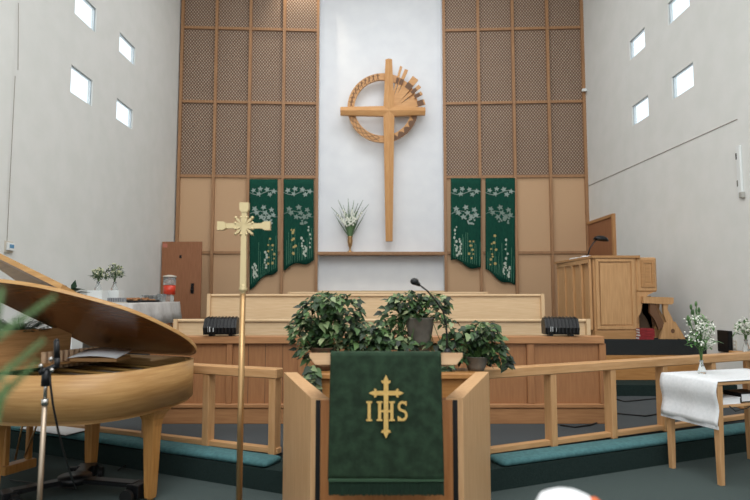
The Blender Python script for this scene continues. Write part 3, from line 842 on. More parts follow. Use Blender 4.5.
# local x = u (to tail), local -y = v (to treble)
rim = [(-.75, 0), (1.0, 0), (1.10, -.06), (1.19, -.2), (1.25, -.40), (1.275, -.6), (1.285, -.8), (1.27, -.95), (1.215, -1.10), (1.12, -1.22), (.97, -1.315), (.8, -1.385), (.62, -1.43), (.3, -1.45), (-.75, -1.45)]
def chaikin(p, n=2, closed=True):
    for _ in range(n):
        q = []
        for i in range(len(p)):
            a, b = Vector(p[i]), Vector(p[(i+1) % len(p)])
            if (a - b).length > .6: q += [tuple(a), tuple(b)] ; continue
            q += [tuple(a*.75 + b*.25), tuple(a*.25 + b*.75)]
        r = []
        for x in q:
            if not r or (Vector(x) - Vector(r[-1])).length > 1e-5: r.append(x)
        p = r
    return p
rimS = chaikin(rim, 2)
cen = Vector((.2, -.72))
def inset(p, d):
    n = len(p); out = []
    for i in range(n):
        a, b, c = Vector(p[i-1]), Vector(p[i]), Vector(p[(i+1) % n])
        e = (c - a).normalized(); nn = Vector((-e.y, e.x))
        if nn.dot(cen - b) < 0: nn = -nn
        out.append(tuple(b + nn * d))
    return out
rimI = inset(rimS, .045)
mb = MB(); n = len(rimS)
vs = [(*p, ZB) for p in rimS] + [(*p, ZT) for p in rimS] + [(*p, ZT) for p in rimI] + [(*p, ZB) for p in rimI]
fs = []
for i in range(n):
    j = (i+1) % n
    fs += [(i, j, n+j, n+i), (n+i, n+j, 2*n+j, 2*n+i), (2*n+i, 2*n+j, 3*n+j, 3*n+i), (3*n+i, 3*n+j, j, i)]
mb.add(vs, fs, True)
rimo = mb.build('rim', PIANO, t)
mb = MB().prism(inset(rimS, .03), ZB - .03, ZB + .02, 'z'); mb.build('bottom_board', PIANO, t)
mb = MB().prism(inset(rimS, .044), ZB + .1, ZB + .19, 'z')
pb = mb.build('iron_plate', GOLDPLATE, t)
mb = MB()
for i in range(34):
    y = -.12 - 1.2 * i / 33
    mb.tube([(-.1, y, ZT - .07), (min(1.15, 1.22 - .25 * abs(y)/1.4) - .12, y * .93 - .03, ZT - .08)], .0022, 4)
mb.build('strings', CHROME, t)
mb = MB()
for i in range(5):
    y = -.22 - .24*i
    mb.tube([(-.05, y, ZT - .06), (1.0, y*.9 - .08, ZT - .07)], .018, 6)
mb.build('plate_struts', GOLDPLATE, t)
mb = MB().bev(-.25, .05, -1.4, -.05, ZB + .1, ZT - .04, .006); mb.build('pin_block', PIANOD, t)
mb = MB()
for i in range(24):
    y = -.12 - 1.2*i/23; mb.box(.10, .15, y - .018, y + .018, ZT - .07, ZT - .005)
mb.build('dampers', BLACK, t)
mb = MB()
for i in range(11):
    y = -.30 - .05*i; mb.tube([(.26, y, ZT - .05), (.26, y, ZT + .085)], .02, 8)
mb.build('hammer_felts', mat('cream_felt', '#c8a888', .9), t)
# keys at the far left end
MB().box(-.72, -.45, -1.32, -.13, ZB + .06, ZB + .09).build('keyboard', PAPER, t)
# lid, hinged on the far straight side
TH = R_(25)
ML = Matrix.Translation((0, 0, ZT + .012)) @ Matrix.Rotation(-TH, 4, 'X')
lidp = chaikin([(0.0, .0), (1.0, 0), (1.11, -.06), (1.2, -.2), (1.26, -.40), (1.25, -.6), (1.20, -.82), (1.12, -.98), (.97, -1.13), (.8, -1.27), (.62, -1.37), (.3, -1.45), (0.0, -1.46)], 2)
# lift gradually: thin slab rotated about local x axis (y negative goes up)
lid = MB().prism(lidp, 0, .022, 'z', M=ML).build('lid', PIANOLID, t)
e = MB(); n = len(lidp)
lo = [(a, b) for a, b in lidp]; li = inset(lidp, .006)
vs = [ML @ Vector((*p, -.001)) for p in lo] + [ML @ Vector((*p, .026)) for p in lo]
vs2 = [ML @ Vector((*p, .026)) for p in li]
o2 = inset(lidp, -.004)
vs = [ML @ Vector((*p, -.001)) for p in o2] + [ML @ Vector((*p, .026)) for p in o2] + [ML @ Vector((*p, .026)) for p in inset(lidp, .05)]
fs = []
for i in range(n):
    j = (i+1) % n; fs += [(i, j, n+j, n+i), (n+i, n+j, 2*n+j, 2*n+i)]
e.add(vs, fs, True); e.build('lid_edge', PIANO, lid)
# folded front flap lying back on the lid
F0 = Vector((.0, -1.46)); 
mb = MB()
def LM(u, v, w): return ML @ Vector((u, -v, w))
top = [(-.5, 1.44, .45), (.78, 1.25, .03), (.78, .03, .03), (-.5, .03, .30)]
vs = [LM(*p) for p in top] + [LM(p[0], p[1], p[2] + .04) for p in top]
mb.add(vs, [(0,1,2,3),(4,5,6,7),(0,1,5,4),(1,2,6,5),(2,3,7,6),(3,0,4,7)]); mb.build('folded_flap', PIANO, t)
# lid prop
MB().tube([(.0, -1.36, ZT - .02), LM(.02, 1.25, -.002)], .011, 8).build('lid_prop', PIANOZ, t)
# legs
def pleg(u, v, z0=.0):
    mb = MB(); c = (u, -v)
    levels = [(z0 + .02, .029), (z0 + .05, .032), (.42, .043), (.54, .048), (.59, .056), (.63, .074), (.66, .095)]
    vs = []; fs = []
    for z, r in levels:
        for a, b in ((-1,-1),(1,-1),(1,1),(-1,1)): vs.append((c[0] + a*r, c[1] + b*r*.95, z))
    for i in range(len(levels) - 1):
        for j in range(4): fs.append((i*4+j, i*4+(j+1)%4, i*4+4+(j+1)%4, i*4+4+j))
    fs.append((3,2,1,0)); m = len(levels)*4; fs.append((m-4, m-3, m-2, m-1))
    mb.add(vs, fs)
    l = mb.build('leg', PIANOZ, t)
    k = MB(); k.tube([(c[0], c[1], z0), (c[0], c[1], z0 + .03)], .022, 12); k.build('brass_ferrule', BRASSD, l)
pleg(1.17, .61, .0); pleg(.27, .32, .0); pleg(.30, 1.2, .0)
mb = MB(); 
for v in (.60, .80): mb.bev(-.13, -.09, -v - .02, -v + .02, .16, ZB - .02, .004)
mb.bev(-.16, -.06, -.84, -.56, .10, .17, .006); mb.build('pedal_lyre', PIANOZ, t)
mb = MB(); mb.tube([(.06, -.78, .60), (-.08, -.74, .2)], .008, 6); mb.tube([(.06, -.62, .60), (-.08, -.66, .2)], .008, 6); mb.build('lyre_brace', BRASSD, t)
mb = MB()
for v in (.64, .70, .76): mb.tube([(-.15, -v, .12), (-.30, -v, .09)], .012, 8)
mb.build('pedals', BRASSD, t)
# music desk leaning toward the player
mb = MB(); vs = []
for u, z in ((.10, ZT), (.13, ZT), ):
    pass
vs = [(.11, -.46, ZT - .01), (.11, -1.40, ZT - .01), (.04, -1.46, ZT + .255), (.04, -.38, ZT + .255), (.135, -.46, ZT - .01), (.135, -1.40, ZT - .01), (.065, -1.46, ZT + .255), (.065, -.38, ZT + .255)]
mb.add(vs, [(0,1,2,3),(7,6,5,4),(0,4,5,1),(1,5,6,2),(2,6,7,3),(3,7,4,0)]); mb.build('music_desk', PIANOD, t)
mb = MB().bev(.05, .34, -1.42, -.20, ZT - .02, ZT + .0, .004); mb.build('desk_shelf', PIANOD, t)

# truck under the piano
PM = Matrix.Translation(PO) @ Matrix.Rotation(PA, 4, 'Z')
cen3 = PM @ Vector((.52, -.70, 0))
t = thing('piano_dolly', (cen3.x, cen3.y, 0), 'black three armed dolly with casters on the carpet beneath the grand piano', 'dolly')
for (u, v) in ((1.17, .61), (.27, .32), (.30, 1.2)):
    e = PM @ Vector((u, -v, 0)); d = Vector((e.x - cen3.x, e.y - cen3.y, 0)); L = d.length; a = math.atan2(d.y, d.x)
    M = Matrix.Rotation(a, 4, 'Z')
    arm = MB().bev(-.04, L - .12, -.045, .045, .09, .125, .006, M=M).build('arm', BLACKM, t)
    cup = MB(); cup.bev(L - .16, L - .055, -.07, .07, .02, .12, .006, M=M)
    cup.build('leg_bracket', BLACKM, t)
    for s_ in (-1, 1):
        k = MB(); k.tube([M @ Vector((L - .12, s_*.11 - .015, .05)), M @ Vector((L - .12, s_*.11 + .015, .05))], .05, 16); k.box(L - .14, L - .10, s_*.07 - .02, s_*.07 + .04*s_ + .02, .08, .11, M=M); k.build('caster', BLACK, t)
MB().lathe([(.001,.085),(.12,.085),(.12,.135),(.001,.135)], n=20).build('hub_plate', BLACKM, t)

# sheet music and books on the piano
p = PM @ Vector((.50, -.48, ZT))
t = thing('sheet_music', (p.x, p.y, ZT + .0), 'loose white sheet of music lying on the piano by the music desk', 'paper', PA + R_(20))
mb = MB(); vs = []; fs = []
for i in range(9):
    x = -.2 + .4*i/8; z = .02 + .03*math.cos(x*6)
    vs += [(x, -.14, z), (x, .14, z + .04)]
for i in range(8): fs.append((2*i, 2*i+1, 2*i+3, 2*i+2))
o_ = mb.add(vs, fs, True).build('page', PAPER, t); o_.modifiers.new('s', 'SOLIDIFY').thickness = .003
MB().bev(-.19, .19, -.12, .13, .0, .03, .004).build('folder', PIANOD, t)

# fern behind the music desk
fb = PM @ Vector((-.12, -.72, ZT - .035))
t = thing('potted_fern', fb, 'dark feathery fern in a pot standing behind the piano music desk', 'plant')
MB().lathe([(.001,0),(.07,0),(.09,.14),(.08,.14),(.001,.13)]).build('pot', TERRA, t)
mb = MB()
for k in range(46):
    a = R.uniform(0, 2*PI); L = R.uniform(.16, .3); e = Vector((math.cos(a)*L, math.sin(a)*L, .14 + R.uniform(.08, .26)))
    s0 = Vector((0, 0, .13)); m = (s0 + e) * .5 + Vector((0, 0, .06)); mb.tube([s0, m, e], .0025, 4)
    for q in range(12):
        f = q / 11; pnt = s0.lerp(m, min(1, f*2)) if f < .5 else m.lerp(e, f*2 - 1)
        for s_ in (-1, 1): mb.leaf(pnt, (-math.sin(a)*s_ + math.cos(a)*.5, math.cos(a)*s_ + math.sin(a)*.5, .1), .055, .024, .2)
mb.build('fronds', LEAFD, t)

# ============================================================ MIC STAND BY THE PIANO
Y = 3.0
pb_ = AY(39.5, 500, Y); pt_ = AY(46.5, 372, Y)
d = (pt_ - pb_) / (pt_.z - pb_.z); foot = pb_ - d * pb_.z
foot.z = 0
t = thing('microphone_stand', foot, 'slim chrome microphone stand with a black clip in front of the piano', 'microphone stand'); o = foot
mid = AY(45, 398, Y)
mb = MB(); ln = lambda z: foot + d * z
mb.tube([ln(.05), ln(AY(52, 403, Y).z)], .0125, 12); mb.build('lower_pole', STEEL, t, o)
mb = MB(); mb.tube([ln(AY(52, 404, Y).z), ln(pt_.z)], .009, 10); mb.build('upper_pole', CHROME, t, o)
mb = MB(); mb.tube([ln(AY(52, 405, Y).z), ln(AY(52, 399, Y).z)], .017, 12); mb.build('clutch_collar', CHROME, t, o)
mb = MB(); mb.tube([ln(pt_.z - .07), ln(pt_.z + .01)], .022, 10); mb.ball(AY(44, 371, Y - .01), .018); mb.tube([AY(40, 373, Y), AY(56, 366, Y)], .014, 8); mb.build('clip_joint', BLACKM, t, o)
for a_, b_ in ((51, 359), (41, 366), (52, 370)): MB().ball(AY(a_, b_, Y - .02), .012).build('thumb_screw', CHROME, t, o)
mb = MB(); mb.lathe([(.001,0),(.14,0),(.14,.015),(.03,.035),(.015,.06),(.001,.06)], foot); mb.build('round_base', BLACKM, t, o)
mp_ = AY(57.5, 368, Y)
t = thing('microphone', mp_, 'short black microphone held upright in the clip of the chrome stand', 'microphone')
mb = MB(); mb.tube([AY(57.5, 368, Y), AY(57, 358, Y)], [.011, .015], 12); mb.build('body', BLACK, t, mp_)
mb = MB(); mb.tube([AY(57, 358, Y), AY(56.5, 341, Y)], [.015, .013], 12); mb.ball(AY(56.5, 341, Y), .013); mb.build('grille', BLACKM, t, mp_)
cab = [AY(50, 376, Y), AY(50.5, 385, Y), AY(53, 405, Y + .02), AY(58, 430, Y + .05), AY(63, 450, Y + .1), AY(69, 470, Y + .2), AH(70, 492, .0) + Vector((0, 0, .01)), AH(40, 497, 0) + Vector((0, 0, .01))]
cab[-2] = AH(76, 489, .01); cab[-1] = AH(10, 480, .01)
tag(MB().tube(cab, .0055, 6).build('microphone_cable', BLACK), 'thin black cable drooping from the chrome microphone stand to the carpet', 'cable')
tag(MB().tube([AH(132, 466, .02), AH(127, 455, .02), AH(133, 440, .02) if 0 else AH(131, 462, .02), AH(118, 470, .02)], .006, 6).build('floor_cable', BLACK), 'short black cable curled on the carpet beside the piano dolly', 'cable')

# ============================================================ RIGHT WHITE CLOTH TABLE
A = Vector((2.56, 5.26, 0)); B = Vector((2.735, 4.735, 0)); D = Vector((.951, .309, 0)); Lg = .98
ang = math.atan2(D.y, D.x); wd = .56
nA = (B - A).normalized()
t = thing('side_table', A, 'small oak side table with a lower shelf in front of the right communion rail', 'table', ang)
H = .815
# local: x along D, y = -(width) toward camera
ly = -wd
MB().bev(0, Lg, ly, 0, H - .03, H - .005, .004).build('table_top', RAILW, t)
MB().bev(.03, Lg - .03, ly + .03, -.03, .60, .62, .003).build('lower_shelf', RAILW, t)
for x, y in ((.035, -.035), (.035, ly + .035), (Lg - .035, -.035), (Lg - .035, ly + .035)):
    mb = MB(); vs = []
    for z, r in ((0, .019), (H - .03, .028)):
        for a, b in ((-1,-1),(1,-1),(1,1),(-1,1)): vs.append((x + a*r, y + b*r, z))
    mb.add(vs, [(3,2,1,0),(4,5,6,7),(0,1,5,4),(1,2,6,5),(2,3,7,6),(3,0,4,7)]); mb.build('leg', RAILZ, t)
def cloth_table():
    t = thing('white_tablecloth', A, 'white linen cloth draped over the side table and hanging down its left end', 'tablecloth', ang)
    vs = []; fs = []; nx, ny = 10, 14
    prof = [(Lg + .0, H + .002)] + [(Lg*(1 - i/8), H + .002) for i in range(1, 8)] + [(.0, H + .002), (-.008, H - .012)] + [(-.012 - .012*math.sin(i), H - .02 - (.33)*i/8) for i in range(1, 9)]
    m = len(prof)
    for i, (x, z) in enumerate(prof):
        for j in range(ny + 1):
            y = .01 - (wd + .02) * j / ny
            dx = 0
            if i > 9: dx = -.006*math.sin(j*.9) * (i - 9)/8
            vs.append((x + dx, y, z))
    for i in range(m - 1):
        for j in range(ny): a = i*(ny+1)+j; fs.append((a, a+1, a+ny+2, a+ny+1))
    c = MB().add(vs, fs, True).build('linen', WHITECLOTH, t); mm = c.modifiers.new('s', 'SOLIDIFY'); mm.thickness = .004; mm.offset = 1
    mb = MB()
    for j in range(40):
        y = .008 - (wd + .016) * j / 39; mb.box(-.021 - .005, -.016, y - .004, y + .003, H - .372, H - .345)
    mb.build('lace_edge', WHITECLOTH, t)
cloth_table()
TM = Matrix.Translation(A) @ Matrix.Rotation(ang, 4, 'Z')
def on_shelf(name, label, cat, x0, x1, y0, y1, z0, z1, cov, grp=None):
    c = TM @ Vector(((x0+x1)/2, (y0+y1)/2, z0))
    t = thing(name, c, label, cat, ang, grp); w, d_, h = (x1-x0)/2, (y1-y0)/2, z1 - z0
    MB().bev(-w, w, -d_, d_, 0, h*.12, .001).build('cover', cov, t); MB().bev(-w, w, -d_, d_, h*.88, h, .001).build('cover', cov, t)
    MB().box(-w, -w + .004, -d_, d_, h*.12, h*.88).build('spine', cov, t)
    MB().box(-w + .004, w - .004, -d_ + .005, d_ - .005, h*.12, h*.88).build('pages', PAPER, t)
on_shelf('book', 'thick book with white pages and pale cover at the front of the table shelf', 'book', .06, .30, ly + .05, ly + .20, .62, .672, PAPER)
on_shelf('book', 'dark flat book lying behind the white one on the table shelf', 'book', .04, .27, -.20, -.06, .62, .66, BLACK)
on_shelf('book', 'black book stacked at the right of the white one on the table shelf', 'book', .33, .55, ly + .07, ly + .24, .62, .70, BLACK)
tag(MB().tube([TM @ Vector((.14, ly + .02, .615)), TM @ Vector((.2, ly + .02, .57)), TM @ Vector((.32, ly + .02, .585)), TM @ Vector((.42, ly + .02, .62))], .004, 6).build('looped_cord', BLACK), 'thin black cord looping below the table shelf', 'cord')

def bouquet(vlabel, blabel, base, vh, spread, top, seed, vm, fm, n=60, vr=.03, lm=LEAFL):
    rr = random.Random(seed)
    t = thing('bud_vase', base, vlabel, 'vase')
    MB().lathe([(.001,0),(vr,0),(vr*1.05,vh*.2),(vr*.75,vh*.5),(vr*.42,vh*.8),(vr*.55,vh),(vr*.45,vh),(vr*.3,vh*.8),(.001,vh*.55)]).build('glass_body', vm, t)
    b = Vector(base) + Vector((0, 0, vh))
    t2 = thing('bouquet', b, blabel, 'flowers')
    ms = MB(); ml = MB(); mf = MB()
    for k in range(n):
        a = rr.uniform(0, 2*PI); q = rr.random() ** .6; r = spread * q
        z = top * rr.uniform(.35, 1.0) * (1 - .25*q*q)
        e = Vector((math.cos(a)*r, math.sin(a)*r, z))
        if k < 16: ms.tube([(0, 0, -vh*.5), (e.x*.15, e.y*.15, top*.2), e], .0022, 5)
        if k % 2 == 0:
            for _ in range(3):
                ml.leaf(e + Vector((rr.uniform(-.02,.02), rr.uniform(-.02,.02), rr.uniform(-.06,.01))), (rr.uniform(-1,1), rr.uniform(-1,1), rr.uniform(-.3,1)), rr.uniform(.04,.075)*(spread/.1)**.5, .018*(spread/.1)**.5, .2)
        if (k % 3 != 1 and n < 100) or k % 6 == 0:
            for _ in range(4): mf.ball(e + Vector((rr.uniform(-.02,.02), rr.uniform(-.02,.02), rr.uniform(-.01,.03))), rr.uniform(.005, .010)*(spread/.1)**.5, n=6)
    ms.build('stems', STEMM, t2); ml.build('leaves', lm, t2); mf.build('blossoms', fm, t2)
    return t2
vb = AH(702, 374, H + .004)
t2 = bouquet('small clear glass bud vase standing on the white cloth of the side table', 'airy bouquet of white blossoms and pale green leaves in the vase on the white table', vb, .12, .105, .42, 21, GLASS, FLOWER, 98, .032)
mb = MB()
for ex, ey in ((691, 307), (696, 304), (693, 312), (699, 310), (688, 318)):
    e = AY(ex, ey, vb.y) - Vector((vb.x, vb.y, vb.z + .12)); mb.tube([(0,0,0), e*.6 + Vector((.01,0,0)), e], .003, 5); mb.ball(e, .012, (1,1,2.2), 8)
    mb.leaf(e*.8, e, .09, .022, .1, (0,1,0))
mb.build('green_buds', LEAFM, t2)

# second vase on a plant stand at the right wall
st = Vector((AY(746, 345, 6.9).x, 6.9, .2))
t = thing('flower_stand', st, 'slim oak stand at the right wall beyond the communion rail', 'stand')
MB().bev(-.13, .13, -.13, .13, .62, .65, .004).build('top', OAKX, t); MB().bev(-.03, .03, -.03, .03, .02, .62, .003).build('post', OAKZ, t); MB().bev(-.12, .12, -.12, .12, 0, .02, .003).build('foot', OAKX, t)
bouquet('clear glass vase on the slim stand by the right wall', 'white and green bouquet cut by the right edge of the photo, by the wall', (st.x, st.y, .85), .14, .13, .25, 22, GLASS, FLOWER, 60, .04)
# wall items right
c0 = AX(719, 332, XR - .02); c1 = AX(732, 351, XR - .02)
t = thing('wall_monitor', (XR, (c0.y + c1.y)/2, (c0.z+c1.z)/2), 'small black framed screen low on the right wall beside the step', 'screen')
hy, hz = abs(c0.y - c1.y)/2 + .0, abs(c0.z - c1.z)/2 + .03
MB().bev(-.05, 0, -hy, hy, -hz, hz, .006).build('frame', BLACKM, t); MB().box(-.054, -.05, -hy + .02, hy - .02, -hz + .02, hz - .02).build('display', BLACK, t)
c = AX(735.5, 345, XR)
t = thing('power_outlet', (XR, c.y, c.z), 'beige wall outlet beside the small black screen on the right wall', 'outlet')
MB().bev(-.012, 0, -.04, .04, -.06, .06, .003).build('plate', BEIGE, t); mb = MB(); mb.box(-.015, -.012, -.015, .015, .012, .035); mb.box(-.015, -.012, -.015, .015, -.035, -.012); mb.build('sockets', WHITEP, t)
c0 = AX(739, 146, XR); c1 = AX(743, 196, XR)
t = thing('wall_bracket', (XR, c0.y, c0.z), 'narrow translucent white bracket with dark clips high on the right wall', 'bracket')
zz = c1.z - c0.z
MB().bev(-.03, 0, -.05, .03, zz, 0, .005).build('strip', WHITEP, t)
MB().box(-.035, -.03, .012, .03, zz*.26, zz*.14).build('dark_clip', BLACK, t); MB().box(-.035, -.03, .01, .03, zz*.80, zz*.68).build('dark_clip', mat('grey_clip', '#77766f', .5), t)
MB().bev(-.05, 0, -.08, -.02, zz*1.04, zz*.93, .004).build('lower_catch', mat('grey_catch', '#aaa9a2', .5), t)
# small white bracket at the screen corner
tag(MB().bev(4.62, 4.72, 12.66, 12.72, 6.05, 6.11, .004).build('corner_hook', WHITEP), 'tiny white hook high in the right corner beside the lattice screen', 'hook')
# thermostat left
c = AX(8.5, 246.5, XL + .05)
t = thing('thermostat', (XL, c.y + .06, c.z), 'small beige thermostat with a blue display on the left wall', 'thermostat')
MB().bev(0, .02, -.11, .08, -.07, .07, .003).build('back_plate', BEIGE, t); MB().bev(.02, .045, -.06, .07, -.045, .05, .004).build('housing', WHITEP, t); MB().box(.045, .047, -.03, .055, -.015, .03).build('display', BLUE, t)

# ============================================================ ORGAN
t = thing('organ_console', (3.5, 8.6, .875), 'tall panelled oak organ console on the charcoal platform at right', 'organ'); o = (3.5, 8.6, .875)
z0, z1 = .875, 2.09
base = [(3.23, 8.62), (3.84, 8.60), (3.90, 8.66), (3.90, 10.2), (3.19, 10.2)]
MB().prism(base, z0 + .12, z1 - .03, 'z').build('case', ORGAN, t, o)
MB().prism([(3.22, 8.59), (3.87, 8.58), (3.87, 8.8), (3.87, 10.2), (3.17, 10.22)], z0, z0 + .12, 'z').build('plinth', ORGAND, t, o)
MB().prism([(3.20, 8.57), (3.90, 8.56), (3.93, 8.62), (3.93, 10.24), (3.15, 10.24)], z1 - .03, z1 + .005, 'z').build('top_board', ORGAND, t, o)
def fpanel(x0, x1, za, zb, y, nm='front_panel', m=ORGAN, par=t):
    mb = MB(); w = .045
    mb.bev(x0, x0 + w, y - .018, y + .01, za, zb, .003); mb.bev(x1 - w, x1, y - .018, y + .01, za, zb, .003)
    mb.bev(x0 + w, x1 - w, y - .018, y + .01, za, za + w, .003); mb.bev(x0 + w, x1 - w, y - .018, y + .01, zb - w, zb, .003)
    mb.bev(x0 + w + .02, x1 - w - .02, y - .006, y + .01, za + w + .02, zb - w - .02, .003)
    return mb.build(nm, m, par, o)
fpanel(3.25, 3.82, z0 + .14, z1 - .04, 8.60)
xs_ = 3.215
for k in range(4):
    ya = 8.66 + k*.385; mb = MB(); w = .04
    mb.box(xs_ - .035, xs_ - .0, ya, ya + w, z0 + .13, z1 - .04); mb.box(xs_ - .035, xs_, ya + .385 - w, ya + .385, z0 + .13, z1 - .04)
    mb.box(xs_ - .035, xs_, ya + w, ya + .385 - w, z0 + .13, z0 + .19); mb.box(xs_ - .035, xs_, ya + w, ya + .385 - w, z1 - .10, z1 - .04)
    mb.build('side_panel', ORGAN, t, o)
# keyboard cheek overhanging at right
mb = MB(); mb.bev(3.86, 4.16, 8.60, 9.9, 1.56, 2.07, .02); mb.build('key_cheek', ORGAN, t, o)
fpanel(3.92, 4.12, 1.63, 2.03, 8.60, 'cheek_panel', ORGAND)
mb = MB()
pts = [(635, 342), (636, 292), (654, 292), (648, 295), (643, 301), (641, 312), (637, 320), (640, 330), (638, 341)]
mb.prism([(AY(a, b, 8.62).x, AY(a, b, 8.62).z) for a, b in pts], 8.62, 8.68); mb.build('curved_bracket', ORGAN, t, o)
mb = MB(); mb.box(3.92, 4.5, 9.3, 9.7, .9, .96); mb.tube([AY(640, 322, 8.9), AY(662, 325, 8.9)], .02, 6); mb.build('pedal_board', DARKW, t, o)
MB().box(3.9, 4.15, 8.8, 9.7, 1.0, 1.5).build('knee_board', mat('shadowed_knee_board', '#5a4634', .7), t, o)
# organ lamp
lb = AH(586, 256, 2.095); lb = Vector((3.30, 9.2, 2.095))
c = AY(587, 254, 9.2)
lb = Vector((c.x, 9.2, 2.095))
t = thing('organ_lamp', lb, 'black curved reading lamp standing on top of the organ', 'lamp')
MB().lathe([(.001,0),(.07,0),(.07,.012),(.015,.02),(.001,.02)]).build('base', BLACKM, t)
MB().tube([lb + Vector((0,0,.01)), AY(590, 248, 9.2), AY(594, 242, 9.2), AY(599, 238, 9.2)], .01, 8).build('arm', BLACKM, t, lb)
e = AY(601, 238.5, 9.2); mb = MB(); mb.lathe([(.001,.045),(.05,.04),(.10,.015),(.125,-.03),(.115,-.03),(.09,.0),(.001,.03)], (0,0,0), 20)
mb.xf(Matrix.Translation(e) @ Matrix.Rotation(R_(8), 4, 'Y') @ Matrix.Scale(.75, 4, (0,1,0))); mb.build('shade', BLACKM, t, lb)
for i, (px, w, rz, lab) in enumerate(((574, .16, 5, 'white music sheets lying flat on the organ top near its far corner'), (581, .12, -10, 'small stack of pale pamphlets on the organ top beside the lamp'))):
    c = AY(px, 256, 9.3 - i*.1); t = thing('sheet_stack', (max(c.x, 3.3), 9.5 - i*.35, 2.095), lab, 'papers', R_(rz))
    MB().box(-w/2, w/2, -.12, .12, 0, .018).build('lower_sheets', PAPER, t); MB().box(-w/2 + .01, w/2 + .01, -.11, .13, .018, .03).build('top_sheet', WHITECLOTH if i else BEIGE, t)
# organ bench
Yb = 8.55
ob = AY(660, 341, Yb); ob.z = .875
t = thing('organ_bench', ob, 'ornate oak organ bench end with curved legs beside the organ', 'bench')
q = lambda L_: [(AY(a, b, Yb).x, AY(a, b, Yb).z) for a, b in L_]
def zfix(L_): return [(a, max(b, .876)) for a, b in L_]
MB().prism(q([(643, 296.5), (673, 297.5), (673, 303), (671, 304.5), (643, 303)]), Yb - .02, Yb + .32).build('seat', ORGAN, t, ob)
def curve_leg(cx):
    l, r = cx
    return l + r[::-1]
lg = curve_leg(([(657, 303), (658, 311), (661, 318), (664, 323), (665, 328)], [(664, 303), (664, 309), (667, 316), (671, 322), (674, 330)]))
for y in (Yb, Yb + .25):
    MB().prism(q([(663, 302), (669, 302), (667.5, 309), (672, 318), (675, 326), (678, 336), (678, 344), (667, 344), (668, 326), (664, 315)]), y, y + .05).build('curved_leg', ORGAN, t, ob)
    MB().prism(q([(650, 302), (655.5, 302), (657.5, 311), (662, 319), (665, 326), (659, 330), (655, 320), (650, 313)]), y, y + .05).build('curved_leg', DARKW, t, ob)
    arch = [(661, 344), (661, 344), (655, 324), (666, 321), (674, 322)]
    MB().prism(zfix(q([(660.5, 341), (663, 331), (665, 322), (675, 321), (681, 331), (685.5, 341), (681, 341), (679, 338), (675, 336), (671, 336), (667, 338), (665, 341)]) if 0 else q([(660, 341), (662, 331), (664, 322.5), (675, 321.5), (681, 331), (685.5, 341), (680, 341), (677, 337.5), (673, 336), (669, 337.5), (666, 341)])), y - .005, y + .055).build('foot_panel', ORGAN, t, ob)
mb = MB(); mb.prism([(AY(672.7,331,Yb).x + .028*math.cos(g*PI/6), AY(672.7,331,Yb).z + .034*math.sin(g*PI/6)) for g in range(12)], Yb - .008, Yb + .0); mb.build('carved_hole', DARKW, t, ob)
# hymnals
hb = AY(646, 341, 8.5)
for k in range(4):
    x = hb.x + .0 + R.uniform(-.01, .01); z = .875 + k*.04
    t = thing('hymnal', (x, 8.52, z), ['red hymnal at the bottom of the stack beside the organ', 'red hymnal second from the bottom of the stack beside the organ', 'red hymnal third from the bottom of the stack beside the organ', 'red hymnal on top of the stack beside the organ'][k], 'book', R_(R.uniform(-5, 5)), 'red hymnals beside the organ')
    MB().bev(-.105, .105, -.07, .07, 0, .006, .001).build('cover', RED, t); MB().bev(-.105, .105, -.07, .07, .032, .038, .001).build('cover', RED, t)
    MB().box(-.105, .105, -.07, -.064, .006, .032).build('spine', RED, t); MB().box(-.1, .1, -.064, .064, .006, .032).build('pages', PAPER, t)

# cables on the platform at right
for i, pts in enumerate(([(612, 398), (625, 401.5), (640, 400), (655, 398.5), (672, 404)], [(612, 413), (630, 414.5), (645, 416), (670, 412)], [(560, 425), (575, 427), (590, 425), (612, 418)])):
    tag(MB().tube([AH(a, b, .21) for a, b in pts], .008, 6).build('floor_cable', BLACK), ['thin black cable on the grey platform nearest the dark upper step', 'black cable on the grey platform midway between step and rail', 'short black cable at the foot of the oak choir wall'][i], 'cable')

# ============================================================ REFRESHMENT TABLE (left)
TZ = 1.40
t = thing('refreshment_table', (-3.85, 9.3, .62), 'long folding table by the left wall in front of the brown door', 'table'); o = (-3.85, 9.3, .62)
MB().bev(-4.30, -3.46, 8.3, 10.3, TZ - .035, TZ - .004, .004).build('table_top', BEIGE, t, o)
for x in (-4.22, -3.54):
    for y in (8.4, 10.2): MB().tube([(x, y, .62), (x, y, TZ - .035)], .016, 8).build('leg', CHROME, t, o)
t = thing('table_linen', (-3.85, 9.3, TZ), 'pale grey white cloth covering the refreshment table', 'tablecloth'); o = (-3.85, 9.3, TZ)
vs = []; fs = []
loop = []
cor = [(-4.32, 8.28), (-3.44, 8.28), (-3.44, 10.32), (-4.32, 10.32)]
for i in range(4):
    a = Vector(cor[i]); b = Vector(cor[(i+1) % 4]); m = 12 if i % 2 == 0 else 26
    for k in range(m): loop.append(a.lerp(b, k / m))
n = len(loop); cc_ = Vector((-3.88, 9.3))
for lv, (z, ou) in enumerate(((TZ, .0), (TZ - .02, .012), (TZ - .15, .04), (TZ - .34, .09))):
    for i, p in enumerate(loop):
        d_ = (p - cc_).normalized(); w_ = .02*math.sin(i*1.1)*lv/3
        x_ = p.x + (d_.x * (ou + w_) if p.x > -4.2 else 0); vs.append((x_, p.y + d_.y*(ou + w_), z))
for l in range(3):
    for i in range(n): j = (i+1) % n; fs.append((l*n+i, l*n+j, (l+1)*n+j, (l+1)*n+i))
fs.append(list(range(n)))
c_ = MB().add(vs, fs, True).build('linen', GREYCLOTH, t, o); c_.modifiers.new('s', 'SOLIDIFY').thickness = .004
